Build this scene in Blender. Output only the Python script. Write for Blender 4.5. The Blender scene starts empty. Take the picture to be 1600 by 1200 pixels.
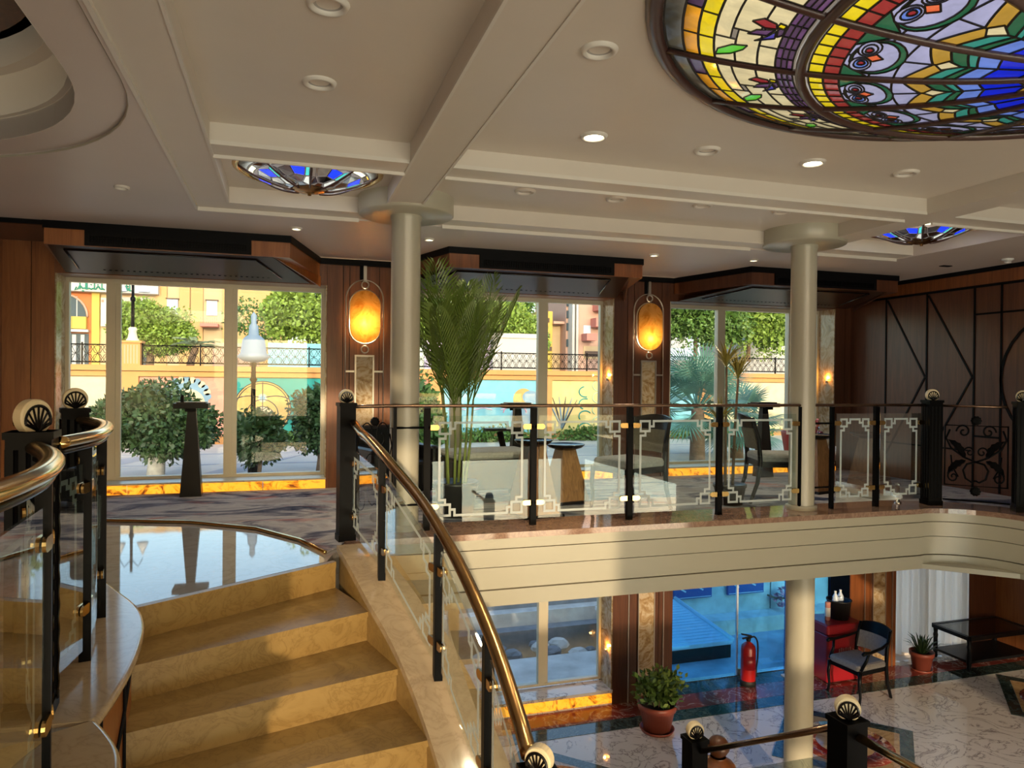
import bpy, bmesh, math, random
import numpy as np
from mathutils import Vector, Matrix
random.seed(7)
S = bpy.context.scene
COL = S.collection
PI = math.pi
# ------------------------------------------------------------------ camera
EYE = 1.2                      # eye height over the upper deck (z = 0)
Rm = np.array([[0.95440473, 0.0074237, 0.29842336],
               [-0.2983608, -0.00847616, 0.95441552],
               [0.00961477, -0.99993652, -0.00587475]])
cd = bpy.data.cameras.new('camera'); cd.sensor_width = 36; cd.lens = 36*1126/1600; cd.clip_start = .05; cd.clip_end = 500
cam = bpy.data.objects.new('camera', cd); COL.objects.link(cam); S.camera = cam
M = Matrix.Identity(4)
for i in range(3):
    M[i][0] = Rm[i, 0]; M[i][1] = -Rm[i, 1]; M[i][2] = -Rm[i, 2]
M[0][3], M[1][3], M[2][3] = 0, 0, EYE
cam.matrix_world = M
# ------------------------------------------------------------------ sky, sun, exposure
W = bpy.data.worlds.new('world'); S.world = W; W.use_nodes = True
wn = W.node_tree; wn.nodes.clear()
sky = wn.nodes.new('ShaderNodeTexSky'); sky.sky_type = 'NISHITA'; sky.sun_disc = False
sky.sun_elevation = math.radians(22); sky.sun_rotation = math.radians(168); sky.altitude = 80; sky.air_density = 1.2; sky.dust_density = 2.0
bg = wn.nodes.new('ShaderNodeBackground'); bg.inputs['Strength'].default_value = .19
wo = wn.nodes.new('ShaderNodeOutputWorld'); wn.links.new(sky.outputs[0], bg.inputs[0]); wn.links.new(bg.outputs[0], wo.inputs[0])
sd = bpy.data.lights.new('sun', 'SUN'); sd.energy = 1.25; sd.color = (1, .76, .48); sd.angle = math.radians(.9)
so = bpy.data.objects.new('sun', sd); COL.objects.link(so)
SUNDIR = Vector((.20, .97, -.15)).normalized()      # the way the low evening light travels
so.rotation_euler = SUNDIR.to_track_quat('-Z', 'Y').to_euler()
so.location = (-6, -40, 14)
# area lamps added on the water behind the camera, standing in for sun glitter
for gy, gs, ge, gc in ((-12.5, 9, 6800, (1, .81, .56)), (-25.5, 17, 8800, (.72, .97, .88))):
    gd = bpy.data.lights.new('glitter_fill', 'AREA'); gd.shape = 'RECTANGLE'; gd.size = 70; gd.size_y = gs; gd.energy = ge; gd.color = gc
    go = bpy.data.objects.new('glitter_fill', gd); COL.objects.link(go); go.location = (1, gy, -3.9); go.rotation_euler = (PI, 0, 0)
S.view_settings.view_transform = 'Standard'; S.view_settings.look = 'None'
S.view_settings.exposure = 1.3; S.view_settings.gamma = 1; S.view_settings.use_curve_mapping = False

# ------------------------------------------------------------------ helpers: materials
MT = {}
def nmat(name):
    m = bpy.data.materials.new(name); m.use_nodes = True; MT[name] = m
    nt = m.node_tree; b = nt.nodes.get('Principled BSDF'); return m, nt, b
def coords(nt, scale, kind='Object', rot=(0, 0, 0)):
    tc = nt.nodes.new('ShaderNodeTexCoord'); mp = nt.nodes.new('ShaderNodeMapping')
    mp.inputs['Scale'].default_value = scale; mp.inputs['Rotation'].default_value = rot
    nt.links.new(tc.outputs[kind], mp.inputs['Vector']); return mp.outputs[0]
def noise(nt, vec, scale=1, detail=4, rough=.55, dist=0):
    n = nt.nodes.new('ShaderNodeTexNoise'); n.inputs['Scale'].default_value = scale; n.inputs['Detail'].default_value = detail
    n.inputs['Roughness'].default_value = rough; n.inputs['Distortion'].default_value = dist
    nt.links.new(vec, n.inputs['Vector']); return n.outputs['Fac']
def ramp(nt, fac, stops):
    r = nt.nodes.new('ShaderNodeValToRGB'); e = r.color_ramp.elements
    while len(e) < len(stops): e.new(.5)
    for k, (p, c) in enumerate(stops):
        e[k].position = p; e[k].color = (*c, 1)
    nt.links.new(fac, r.inputs[0]); return r.outputs[0]
def bump(nt, b, fac, strength=.2, dist=.02):
    n = nt.nodes.new('ShaderNodeBump'); n.inputs['Strength'].default_value = strength; n.inputs['Distance'].default_value = dist
    nt.links.new(fac, n.inputs['Height']); nt.links.new(n.outputs[0], b.inputs['Normal'])
def mat(name, c, rough=.5, metal=0, var=.0, vs=6, coat=0, spec=.5, bmp=0, bs=40, emit=None, es=0, stretch=(1, 1, 1)):
    m, nt, b = nmat(name)
    b.inputs['Roughness'].default_value = rough; b.inputs['Metallic'].default_value = metal
    b.inputs['Specular IOR Level'].default_value = spec; b.inputs['Coat Weight'].default_value = coat; b.inputs['Coat Roughness'].default_value = .08
    b.inputs['Base Color'].default_value = (*c, 1)
    v = coords(nt, stretch)
    if var:
        nt.links.new(ramp(nt, noise(nt, v, vs, 5), [(.25, tuple(x*(1-var) for x in c)), (.75, tuple(min(1, x*(1+var)) for x in c))]), b.inputs['Base Color'])
    if bmp: bump(nt, b, noise(nt, v, bs, 4), bmp, .01)
    if emit: b.inputs['Emission Color'].default_value = (*emit, 1); b.inputs['Emission Strength'].default_value = es
    return m
def wood(name, c1, c2, rough=.38, coat=.25, stretch=(14, 14, .9)):
    m, nt, b = nmat(name); v = coords(nt, stretch)
    f = noise(nt, v, 1.3, 7, .62, 1.2)
    nt.links.new(ramp(nt, f, [(.28, c1), (.5, tuple((a+d)/2 for a, d in zip(c1, c2))), (.72, c2)]), b.inputs['Base Color'])
    b.inputs['Roughness'].default_value = rough; b.inputs['Coat Weight'].default_value = coat; b.inputs['Coat Roughness'].default_value = .18
    bump(nt, b, f, .08, .004); return m
def marble(name, base, vein, scale=1.6, width=.05, rough=.08, base2=None, dist=1.6):
    m, nt, b = nmat(name); v = coords(nt, (1, 1, 1))
    f = noise(nt, v, scale, 8, .6, dist)
    s = nt.nodes.new('ShaderNodeMath'); s.operation = 'SUBTRACT'; s.inputs[1].default_value = .5; nt.links.new(f, s.inputs[0])
    a = nt.nodes.new('ShaderNodeMath'); a.operation = 'ABSOLUTE'; nt.links.new(s.outputs[0], a.inputs[0])
    mid = tuple((x*2+y)/3 for x, y in zip(base, vein))
    col = ramp(nt, a.outputs[0], [(0, vein), (width*.45, mid), (width*1.6, base), (1, base2 or base)])
    nt.links.new(col, b.inputs['Base Color']); b.inputs['Roughness'].default_value = rough
    return m
def glass(name, tint=(1, 1, 1), rough=0, boost=1.0, ior=1.5):
    m = bpy.data.materials.new(name); m.use_nodes = True; MT[name] = m; nt = m.node_tree; nt.nodes.clear()
    o = nt.nodes.new('ShaderNodeOutputMaterial'); t = nt.nodes.new('ShaderNodeBsdfTransparent'); t.inputs[0].default_value = (*tint, 1)
    g = nt.nodes.new('ShaderNodeBsdfGlossy'); g.inputs['Roughness'].default_value = rough; g.inputs[0].default_value = (1, 1, 1, 1)
    f = nt.nodes.new('ShaderNodeFresnel'); f.inputs['IOR'].default_value = ior
    k = nt.nodes.new('ShaderNodeMath'); k.operation = 'MULTIPLY'; k.inputs[1].default_value = boost; k.use_clamp = True
    x = nt.nodes.new('ShaderNodeMixShader')
    nt.links.new(f.outputs[0], k.inputs[0]); nt.links.new(k.outputs[0], x.inputs[0]); nt.links.new(t.outputs[0], x.inputs[1]); nt.links.new(g.outputs[0], x.inputs[2]); nt.links.new(x.outputs[0], o.inputs[0])
    return m
def stained(name, c, sat=1.0, clear=.0):
    m = bpy.data.materials.new(name); m.use_nodes = True; MT[name] = m; nt = m.node_tree; nt.nodes.clear()
    o = nt.nodes.new('ShaderNodeOutputMaterial'); t = nt.nodes.new('ShaderNodeBsdfTranslucent')
    v = coords(nt, (1, 1, 1)); col = ramp(nt, noise(nt, v, 9, 4, .6, .8), [(.3, tuple(x*.72 for x in c)), (.7, c)])
    nt.links.new(col, t.inputs[0])
    g = nt.nodes.new('ShaderNodeBsdfGlossy'); g.inputs['Roughness'].default_value = .06
    f = nt.nodes.new('ShaderNodeFresnel'); f.inputs['IOR'].default_value = 1.5
    x = nt.nodes.new('ShaderNodeMixShader'); nt.links.new(f.outputs[0], x.inputs[0]); nt.links.new(t.outputs[0], x.inputs[1]); nt.links.new(g.outputs[0], x.inputs[2])
    nt.links.new(x.outputs[0], o.inputs[0]); return m
def onyx(name, glow, tr=None):
    m, nt, b = nmat(name); v = coords(nt, (1, 1, 1))
    f = noise(nt, v, 4.5, 7, .62, 2.2)
    col = ramp(nt, f, [(.30, (.22, .12, .05)), (.46, (.42, .29, .15)), (.55, (.56, .46, .33)), (.68, (.36, .24, .11))])
    if glow: col = ramp(nt, f, [(.34, (.20, .08, .02)), (.5, (.5, .2, .03)), (.66, (.35, .14, .03))])
    nt.links.new(col, b.inputs['Base Color']); b.inputs['Roughness'].default_value = .12
    if glow:
        e = ramp(nt, f, [(.36, (.10, .02, .004)), (.46, (1, .30, .012)), (.56, (1, .42, .03)), (.66, (.35, .09, .01))])
        nt.links.new(e, b.inputs['Emission Color']); b.inputs['Emission Strength'].default_value = glow
    if tr:
        o = nt.nodes.get('Material Output'); t = nt.nodes.new('ShaderNodeBsdfTranslucent'); x = nt.nodes.new('ShaderNodeMixShader'); x.inputs[0].default_value = tr
        t2 = ramp(nt, f, [(.30, (.70, .36, .08)), (.5, (1, .74, .30)), (.68, (.95, .55, .14))]); nt.links.new(t2, t.inputs[0])
        nt.links.new(b.outputs[0], x.inputs[1]); nt.links.new(t.outputs[0], x.inputs[2]); nt.links.new(x.outputs[0], o.inputs[0])
    return m

mat('plaster', (.68, .62, .545), .42, var=.03, vs=2, bmp=.03, bs=60)
mat('soffit_paint', (.62, .545, .50), .42, var=.03, vs=2)
mat('cream_paint', (.44, .415, .325), .30, var=.02, vs=2)
mat('groove', (.16, .13, .09), .6)
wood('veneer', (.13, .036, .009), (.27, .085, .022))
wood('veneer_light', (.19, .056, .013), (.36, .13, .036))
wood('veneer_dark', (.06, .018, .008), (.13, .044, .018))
wood('table_wood', (.13, .06, .025), (.30, .15, .065), stretch=(30, 30, 2))
mat('black_trim', (.004, .004, .005), .45, spec=.1)
mat('iron', (.0025, .0025, .003), .40, spec=.07)
mat('gloss_black', (.006, .005, .005), .2, spec=.3)
mat('hood_metal', (.036, .015, .008), .30, spec=.05)
mat('brass', (.80, .53, .20), .17, metal=1, var=.12, vs=14)
mat('bronze_rail', (.42, .25, .10), .24, metal=1, var=.22, vs=9)
mat('dark_rail', (.20, .13, .09), .22, metal=.9)
mat('chrome', (.75, .76, .78), .12, metal=1)
mat('nickel', (.55, .50, .44), .30, metal=.85)
mat('alu_frame', (.58, .54, .42), .35, metal=.15)
mat('etched', (.70, .78, .78), .7)
def frosted():
    nt = MT['etched'].node_tree; b = nt.nodes['Principled BSDF']; o = nt.nodes['Material Output']; t = nt.nodes.new('ShaderNodeBsdfTransparent')
    x = nt.nodes.new('ShaderNodeMixShader'); x.inputs[0].default_value = .58; nt.links.new(b.outputs[0], x.inputs[1]); nt.links.new(t.outputs[0], x.inputs[2]); nt.links.new(x.outputs[0], o.inputs[0])
frosted()
mat('fan_stone', (.78, .66, .42), .4, var=.08, vs=20)
marble('stair_marble', (.31, .20, .066), (.23, .14, .042), 6.5, .07, .34, base2=(.35, .24, .09))
marble('curb_marble', (.44, .34, .22), (.36, .27, .17), 5.0, .06, .12, base2=(.48, .38, .26))
marble('landing_marble', (.30, .29, .28), (.24, .22, .20), 2.2, .06, .03, base2=(.34, .33, .32))
marble('ledge_granite', (.22, .13, .095), (.34, .22, .16), 9, .10, .07)
marble('white_marble', (.78, .73, .69), (.20, .15, .15), 1.9, .022, .045, base2=(.84, .80, .76), dist=2.4)
marble('red_marble', (.24, .045, .035), (.62, .48, .42), 3.4, .022, .06, base2=(.17, .03, .028))
marble('green_marble', (.030, .048, .044), (.10, .14, .13), 4, .04, .06)
marble('tan_marble', (.66, .43, .20), (.45, .26, .11), 3, .06, .06)
def carpet_mat():
    m, nt, b = nmat('carpet'); v = coords(nt, (.85, 1.7, 1)); v2 = coords(nt, (1, 1, 1))
    f = noise(nt, v, 1.25, 8, .68, .9); f2 = noise(nt, v, .9, 5, .6, 1.4)
    c1 = ramp(nt, f, [(.36, (.02, .028, .06)), (.44, (.15, .15, .19)), (.52, (.40, .39, .40)), (.66, (.26, .24, .25))])
    k = ramp(nt, f2, [(.56, (0, 0, 0)), (.70, (.75, .75, .75))])
    mx = nt.nodes.new('ShaderNodeMixRGB'); mx.inputs[2].default_value = (.44, .13, .09, 1); nt.links.new(k, mx.inputs[0]); nt.links.new(c1, mx.inputs[1])
    nt.links.new(mx.outputs[0], b.inputs['Base Color']); b.inputs['Roughness'].default_value = .95; b.inputs['Specular IOR Level'].default_value = .1
    bump(nt, b, noise(nt, v2, 220, 2), .4, .006)
carpet_mat()
glass('pane_glass', (.93, .97, .97), boost=.40)
glass('rail_glass', (.90, .96, .94), boost=.52)
glass('blue_glass', (.36, .74, 1.0), boost=.5)
glass('table_glass', (.75, .82, .80), boost=1.3)
onyx('onyx_lit', .62); onyx('onyx_plain', 0); onyx('onyx_lamp', 0, .8)
for k, c in dict(cream=(.93, .84, .52), yellow=(1, .82, .02), amber=(1, .46, .03), green=(.15, .75, .06), teal=(.05, .35, .30), violet=(.11, .06, .14), purple=(.17, .08, .22), indigo=(.10, .08, .55), maroon=(.38, .04, .05), red=(.40, .05, .045), lav=(.50, .53, .88), blue=(.01, .03, .95), sky=(.18, .32, 1.0), ochre=(.62, .38, .06), coral=(1, .20, .08), clear=(.40, .40, .34), dgreen=(.03, .16, .08)).items():
    stained('glass_'+k, c)
mat('lead', (.012, .010, .010), .5)
mat('dome_frame', (.06, .026, .022), .35, coat=.3)
mat('fabric_grey', (.36, .34, .33), .9, var=.18, vs=40, bmp=.2, bs=200)
mat('fabric_beige', (.17, .14, .10), .9, var=.2, vs=60, bmp=.2, bs=200)
mat('fabric_dark', (.055, .045, .036), .9, var=.2, vs=60)
mat('chair_black', (.006, .0065, .008), .3, spec=.16)
mat('terracotta', (.24, .055, .035), .42, var=.1)
mat('pot_black', (.012, .013, .014), .4)
mat('soil', (.03, .02, .012), .95)
mat('leaf_dark', (.035, .075, .022), .5, var=.5, vs=3)
mat('leaf_mid', (.085, .165, .028), .5, var=.45, vs=3)
mat('leaf_lime', (.20, .30, .045), .5, var=.4, vs=3)
mat('leaf_palm', (.12, .19, .03), .42, var=.4, vs=5)
mat('leaf_teal', (.085, .20, .155), .5, var=.3, vs=5)
mat('leaf_olive', (.22, .26, .13), .55, var=.3, vs=5)
mat('leaf_yellow', (.26, .22, .04), .5, var=.4, vs=9)
mat('bark', (.16, .10, .06), .9, var=.3, vs=9, bmp=.5, bs=12)
mat('bark_pale', (.42, .40, .36), .9, var=.25, vs=9, bmp=.4, bs=14)
mat('stem_green', (.20, .23, .06), .5, var=.3, vs=9)
mat('red_paint', (.42, .012, .012), .3, coat=.4)
mat('red_box', (.34, .012, .02), .35, coat=.2)
mat('rubber', (.012, .012, .012), .6)
mat('white_plastic', (.8, .8, .78), .4)
mat('bottle_plastic', (.60, .70, .85), .15, coat=.5)
mat('pink_paint', (.65, .28, .22), .5)
mat('curtain', (.86, .83, .80), .9)
def sheer():
    nt = MT['curtain'].node_tree; b = nt.nodes['Principled BSDF']; o = nt.nodes['Material Output']; t = nt.nodes.new('ShaderNodeBsdfTranslucent'); t.inputs[0].default_value = (.9, .87, .84, 1)
    x = nt.nodes.new('ShaderNodeMixShader'); x.inputs[0].default_value = .72; nt.links.new(b.outputs[0], x.inputs[1]); nt.links.new(t.outputs[0], x.inputs[2]); nt.links.new(x.outputs[0], o.inputs[0])
sheer()
mat('deck_blue', (.03, .09, .32), .4)
mat('concrete', (.60, .60, .57), .9, var=.3, vs=2.2, bmp=.5, bs=8)
mat('stone_steps', (.68, .66, .62), .85, var=.25, vs=3, bmp=.3, bs=10)
mat('paving', (.55, .50, .44), .8, var=.08, vs=1.5)
mat('band_grey', (.36, .36, .38), .8, var=.1, vs=2)
mat('wall_sand', (.52, .235, .075), .8, var=.07, vs=1.2)
mat('wall_pale', (.42, .28, .17), .8, var=.06, vs=1)
for k, c in dict(pink=(.64, .27, .19), teal=(.02, .27, .24), skyblue=(.19, .47, .56), yellow=(.66, .50, .20), gold=(.55, .35, .11), ink=(.06, .06, .07), cream=(.62, .52, .34), bluegrey=(.20, .32, .42), rose=(.70, .28, .36), sage=(.45, .60, .35), lilac=(.62, .50, .66)).items():
    mat('mural_'+k, tuple(x*.88 for x in c), .8, var=.16, vs=3)
for k, c in dict(beige=(.62, .45, .26), sand=(.60, .36, .14), orange=(.58, .17, .04), yellow=(.64, .44, .08), white=(.62, .58, .53), pink=(.60, .36, .27), salmon=(.66, .24, .19), grey=(.5, .5, .5), signgreen=(.02, .22, .15), glassdark=(.05, .08, .10), paleblue=(.58, .72, .86), darkbrown=(.12, .07, .05)).items():
    mat('facade_'+k, tuple(x*.78 for x in c), .7, var=.04, vs=1)
mat('bright_metal', (.78, .80, .82), .45, metal=.1)
mat('lamp_white', (.55, .55, .54), .4)
mat('reflection_pale', (.20, .26, .33), .4)
mat('downlight_trim', (.72, .68, .62), .4)
mat('step_dark', (.26, .27, .29), .9, var=.2)
mat('lens_lit', (.9, .85, .7), .4, emit=(1, .86, .58), es=9)
mat('lens_off', (.40, .38, .36), .25)
def water_mat():
    m, nt, b = nmat('river'); b.inputs['Base Color'].default_value = (.03, .20, .22, 1); b.inputs['Roughness'].default_value = .06
    v = coords(nt, (.5, 1.8, 1)); bump(nt, b, noise(nt, v, 1.1, 4, .6, .4), .9, .35)
water_mat()
mat('ground_far', (.5, .46, .38), .9)

# ------------------------------------------------------------------ helpers: geometry
class MB:
    def __init__(s): s.v = []; s.f = []; s.sm = []
    def add(s, vs, fs, smooth=False):
        o = len(s.v); s.v += [tuple(p) for p in vs]; s.f += [tuple(i+o for i in f) for f in fs]; s.sm += [smooth]*len(fs); return s
    def box(s, a, b):
        x0, x1 = sorted((a[0], b[0])); y0, y1 = sorted((a[1], b[1])); z0, z1 = sorted((a[2], b[2]))
        return s.add([(x0, y0, z0), (x1, y0, z0), (x1, y1, z0), (x0, y1, z0), (x0, y0, z1), (x1, y0, z1), (x1, y1, z1), (x0, y1, z1)],
                     [(3, 2, 1, 0), (4, 5, 6, 7), (0, 1, 5, 4), (1, 2, 6, 5), (2, 3, 7, 6), (3, 0, 4, 7)])
    def cbox(s, c, d, rz=0, rx=0, ry=0):
        R = Matrix.Rotation(rz, 3, 'Z') @ Matrix.Rotation(ry, 3, 'Y') @ Matrix.Rotation(rx, 3, 'X'); c = Vector(c)
        vs = [c + R @ Vector((sx*d[0]/2, sy*d[1]/2, sz*d[2]/2)) for sz in (-1, 1) for sx, sy in ((-1, -1), (1, -1), (1, 1), (-1, 1))]
        return s.add(vs, [(3, 2, 1, 0), (4, 5, 6, 7), (0, 1, 5, 4), (1, 2, 6, 5), (2, 3, 7, 6), (3, 0, 4, 7)])
    def frus(s, c, d0, d1, h, rz=0):      # square frustum standing on c
        R = Matrix.Rotation(rz, 3, 'Z'); c = Vector(c)
        vs = [c + R @ Vector((sx*d[0]/2, sy*d[1]/2, z)) for d, z in ((d0, 0), (d1, h)) for sx, sy in ((-1, -1), (1, -1), (1, 1), (-1, 1))]
        return s.add(vs, [(3, 2, 1, 0), (4, 5, 6, 7), (0, 1, 5, 4), (1, 2, 6, 5), (2, 3, 7, 6), (3, 0, 4, 7)])
    def prism(s, pts, z0, z1):
        n = len(pts); vs = [(p[0], p[1], z0) for p in pts]+[(p[0], p[1], z1) for p in pts]
        return s.add(vs, [tuple(range(n-1, -1, -1)), tuple(range(n, 2*n))]+[(i, (i+1) % n, n+(i+1) % n, n+i) for i in range(n)])
    def poly(s, vs): return s.add(vs, [tuple(range(len(vs)))])
    def lathe(s, c, prof, n=24, a0=0, a1=2*PI, axis='Z'):
        full = abs(a1-a0-2*PI) < 1e-6; m = n if full else n+1; vs = []; fs = []
        for r, z in prof:
            for k in range(m):
                a = a0+(a1-a0)*k/n
                p = (r*math.cos(a), r*math.sin(a), z)
                if axis == 'Y': p = (p[0], p[2], p[1])
                if axis == 'X': p = (p[2], p[0], p[1])
                vs.append((c[0]+p[0], c[1]+p[1], c[2]+p[2]))
        for j in range(len(prof)-1):
            for k in range(n):
                k2 = (k+1) % m
                fs.append((j*m+k, j*m+k2, (j+1)*m+k2, (j+1)*m+k))
        return s.add(vs, fs, True)
    def cyl(s, a, b, r, r2=None, n=12, cap=True): return s.tube([a, b], [r, r if r2 is None else r2], n, cap)
    def tube(s, path, r, n=8, cap=True, closed=False, flat=1.0):
        P = [Vector(p) for p in path]; m = len(P); rr = r if isinstance(r, (list, tuple)) else [r]*m
        vs = []; up = None
        for i in range(m):
            if closed: t = P[(i+1) % m]-P[i-1]
            else: t = P[min(i+1, m-1)]-P[max(i-1, 0)]
            if t.length < 1e-9: t = Vector((0, 0, 1))
            t.normalize()
            if up is None:
                up = Vector((0, 0, 1)) if abs(t.z) < .9 else Vector((0, 1, 0))
            u = (up-t*up.dot(t))
            if u.length < 1e-6: u = Vector((1, 0, 0))-t*t.x
            u.normalize(); w = t.cross(u); up = u
            for k in range(n):
                a = 2*PI*k/n; vs.append(P[i]+(u*math.cos(a)*flat+w*math.sin(a))*rr[i])
        fs = []
        for i in range(m if closed else m-1):
            j = (i+1) % m
            for k in range(n):
                k2 = (k+1) % n; fs.append((i*n+k, i*n+k2, j*n+k2, j*n+k))
        if cap and not closed: fs += [tuple(range(n-1, -1, -1)), tuple((m-1)*n+k for k in range(n))]
        return s.add(vs, fs, n > 5)
    def ball(s, c, r, n=12, m=8, sc=(1, 1, 1)):
        prof = [(max(1e-4, r*math.sin(PI*j/m)), -r*math.cos(PI*j/m)) for j in range(m+1)]
        o = len(s.v); s.lathe((0, 0, 0), prof, n)
        for i in range(o, len(s.v)): p = s.v[i]; s.v[i] = (c[0]+p[0]*sc[0], c[1]+p[1]*sc[1], c[2]+p[2]*sc[2])
        return s
    def strip(s, path, z0, z1, smooth=True):       # vertical wall along a plan path; z0/z1 numbers or lists
        m = len(path); a = z0 if isinstance(z0, list) else [z0]*m; b = z1 if isinstance(z1, list) else [z1]*m
        return s.add([(p[0], p[1], a[i]) for i, p in enumerate(path)]+[(p[0], p[1], b[i]) for i, p in enumerate(path)], [(i, i+1, m+i+1, m+i) for i in range(m-1)], smooth)
    def band(s, A, B, smooth=True):                # quad band between two 3d polylines
        m = len(A); return s.add(list(A)+list(B), [(i, i+1, m+i+1, m+i) for i in range(m-1)], smooth)
    def build(s, name, m, parent=None, loc=None):
        me = bpy.data.meshes.new(name); me.from_pydata(s.v, [], s.f); me.update()
        if any(s.sm): me.polygons.foreach_set('use_smooth', s.sm)
        me.materials.append(MT[m] if isinstance(m, str) else m)
        o = bpy.data.objects.new(name, me); COL.objects.link(o)
        if parent is not None: o.parent = parent
        if loc: o.location = loc
        return o
def B(*a): return MB().box(*a)
def tag(o, label, cat, group=None):
    o['label'] = label; o['category'] = cat
    if group: o['group'] = group
    return o
def struct(o, label=None):
    o['kind'] = 'structure'
    if label: o['label'] = label
    return o
def thing(name, label, cat, loc=(0, 0, 0), rz=0, group=None):
    o = bpy.data.objects.new(name, None); COL.objects.link(o); o.location = loc; o.rotation_euler = (0, 0, rz); o.empty_display_size = .1
    return tag(o, label, cat, group)
def sroot(name, loc=(0, 0, 0)):
    o = bpy.data.objects.new(name, None); COL.objects.link(o); o.location = loc; o['kind'] = 'structure'; return o
def dup(root, loc, rz, label, group=None, scale=None):
    r = root.copy(); COL.objects.link(r); r.location = loc; r.rotation_euler = (0, 0, rz); r['label'] = label
    if group: r['group'] = group
    if scale: r.scale = scale
    for ch in root.children:
        c = ch.copy(); COL.objects.link(c); c.parent = r
        for g in ch.children:
            d = g.copy(); COL.objects.link(d); d.parent = c
    return r
def arc(cx, cy, r, a0, a1, n, z=None):
    out = []
    for k in range(n+1):
        a = math.radians(a0+(a1-a0)*k/n); p = (cx+r*math.cos(a), cy+r*math.sin(a))
        out.append(p if z is None else (*p, z))
    return out
def smoothpath(P, n=8):
    P = [np.array(p, float) for p in P]; out = []
    for i in range(len(P)-1):
        p0 = P[max(i-1, 0)]; p1 = P[i]; p2 = P[i+1]; p3 = P[min(i+2, len(P)-1)]
        for k in range(n):
            t = k/n; out.append(tuple(.5*((2*p1)+(-p0+p2)*t+(2*p0-5*p1+4*p2-p3)*t*t+(-p0+3*p1-3*p2+p3)*t**3)))
    out.append(tuple(P[-1])); return out
def offset(path, d):          # offset a plan path to the left of its direction; keeps z
    out = []
    for i in range(len(path)):
        a = path[max(i-1, 0)]; b = path[min(i+1, len(path)-1)]; tx, ty = b[0]-a[0], b[1]-a[1]; l = math.hypot(tx, ty) or 1
        out.append((path[i][0]-ty/l*d, path[i][1]+tx/l*d, *path[i][2:]))
    return out
def lamp(name, kind, loc, energy, color, size=.1, parent=None, spot=None, rot=None):
    d = bpy.data.lights.new(name, kind); d.energy = energy; d.color = color
    if kind == 'AREA': d.shape = 'DISK'; d.size = size
    else: d.shadow_soft_size = size
    if spot: d.spot_size = math.radians(spot); d.spot_blend = .6
    o = bpy.data.objects.new(name, d); COL.objects.link(o); o.location = loc
    if rot: o.rotation_euler = rot
    if parent: o.parent = parent
    return o
# ================================================================== THE SETTING
FL = -2.77                 # lower deck
WY = 8.03                  # window wall (inner face)
GY = 8.36                  # glazing plane
CEIL = 2.62; SOF = 2.50
# ---- plan lines
CURB_L = smoothpath([(-1.30, 5.35), (-.98, 4.62), (-.76, 4.16), (-.67, 3.86), (-.63, 3.54), (-.615, 3.25), (-.62, 3.0), (-.635, 2.79)], 5)
CURB_L2 = smoothpath([(-.635, 2.79), (-.58, 2.69), (-.52, 2.55), (-.48, 2.35), (-.44, 2.0), (-.46, 1.6), (-.60, 1.1), (-.85, .6)], 5)
EDGE = [(.50, 5.33), (5.72, 5.33)] + arc(5.72, 4.73, .62, 84, 0, 12)[0:] + [(6.34, 4.3), (6.34, -4.4)]
# ---- upper deck slab (its top is the floor of the upper gallery)
slab = [(-2.6, 8.36), (-2.6, -4.4), (-1.2, -4.4), (-1.0, .3)] + list(reversed(offset(CURB_L2, -.05)))[:-1] + list(reversed(offset(CURB_L, -.05)))[:-10] + [(-.82, 4.14), (.26, 4.86), (.31, 5.05)] + offset(EDGE, .05) + [(10.4, -4.4), (10.4, 8.36)]
floor_up = struct(MB().prism(slab, -.50, -.002).build('floor', 'landing_marble'), 'polished pale marble floor of the upper gallery landing')
struct(B((-2.7, -4.5, FL-.12), (10.5, 8.40, FL)).build('floor', 'white_marble'), 'white marble lobby floor with dark veins on the lower deck')
# carpet of the gallery
cp = [(-2.55, 8.02), (-2.55, 6.95), (-1.9, 6.86), (-1.41, 6.65), (-.73, 6.39), (-.22, 6.0), (.10, 5.5), (.26, 5.06), (.40, 5.30), (.55, 5.83), (5.75, 5.83), (6.45, 5.55), (6.72, 4.8), (6.72, -4), (7.34, -4), (7.34, 8.02)]
tag(MB().prism(cp, .0, .012).build('gallery_carpet', 'carpet'), 'grey carpet with blue and rust cloud pattern on the upper gallery', 'carpet')
tag(MB().prism([(-2.55, 4.3), (-2.55, -4.3), (-1.25, -4.3), (-1.25, .5), (-1.0, 1.2), (-.98, 2.0), (-1.02, 2.5), (-1.06, 3.3), (-1.16, 3.9), (-1.45, 4.3)], 0, .010).build('gallery_carpet', 'carpet'), 'grey carpet behind the curved brass railing at the left edge', 'carpet')
struct(MB().tube([(*p, .012) for p in cp[2:8]], .014, 6).build('trim_1', 'brass'), 'thin brass strip where carpet meets marble landing')
# ledge of the gallery edge: dark polished granite
inner = [(.55, 5.83), (5.75, 5.83)] + arc(5.75, 4.80, .97, 75, 0, 8) + [(6.72, -4)]
lg = [(.36, 5.06)] + EDGE[:] + list(reversed(inner)) + [(.40, 5.30)]
struct(MB().prism(lg, -.03, .016).build('trim_2', 'ledge_granite'), 'dark red polished granite ledge along the gallery edge')
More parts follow.
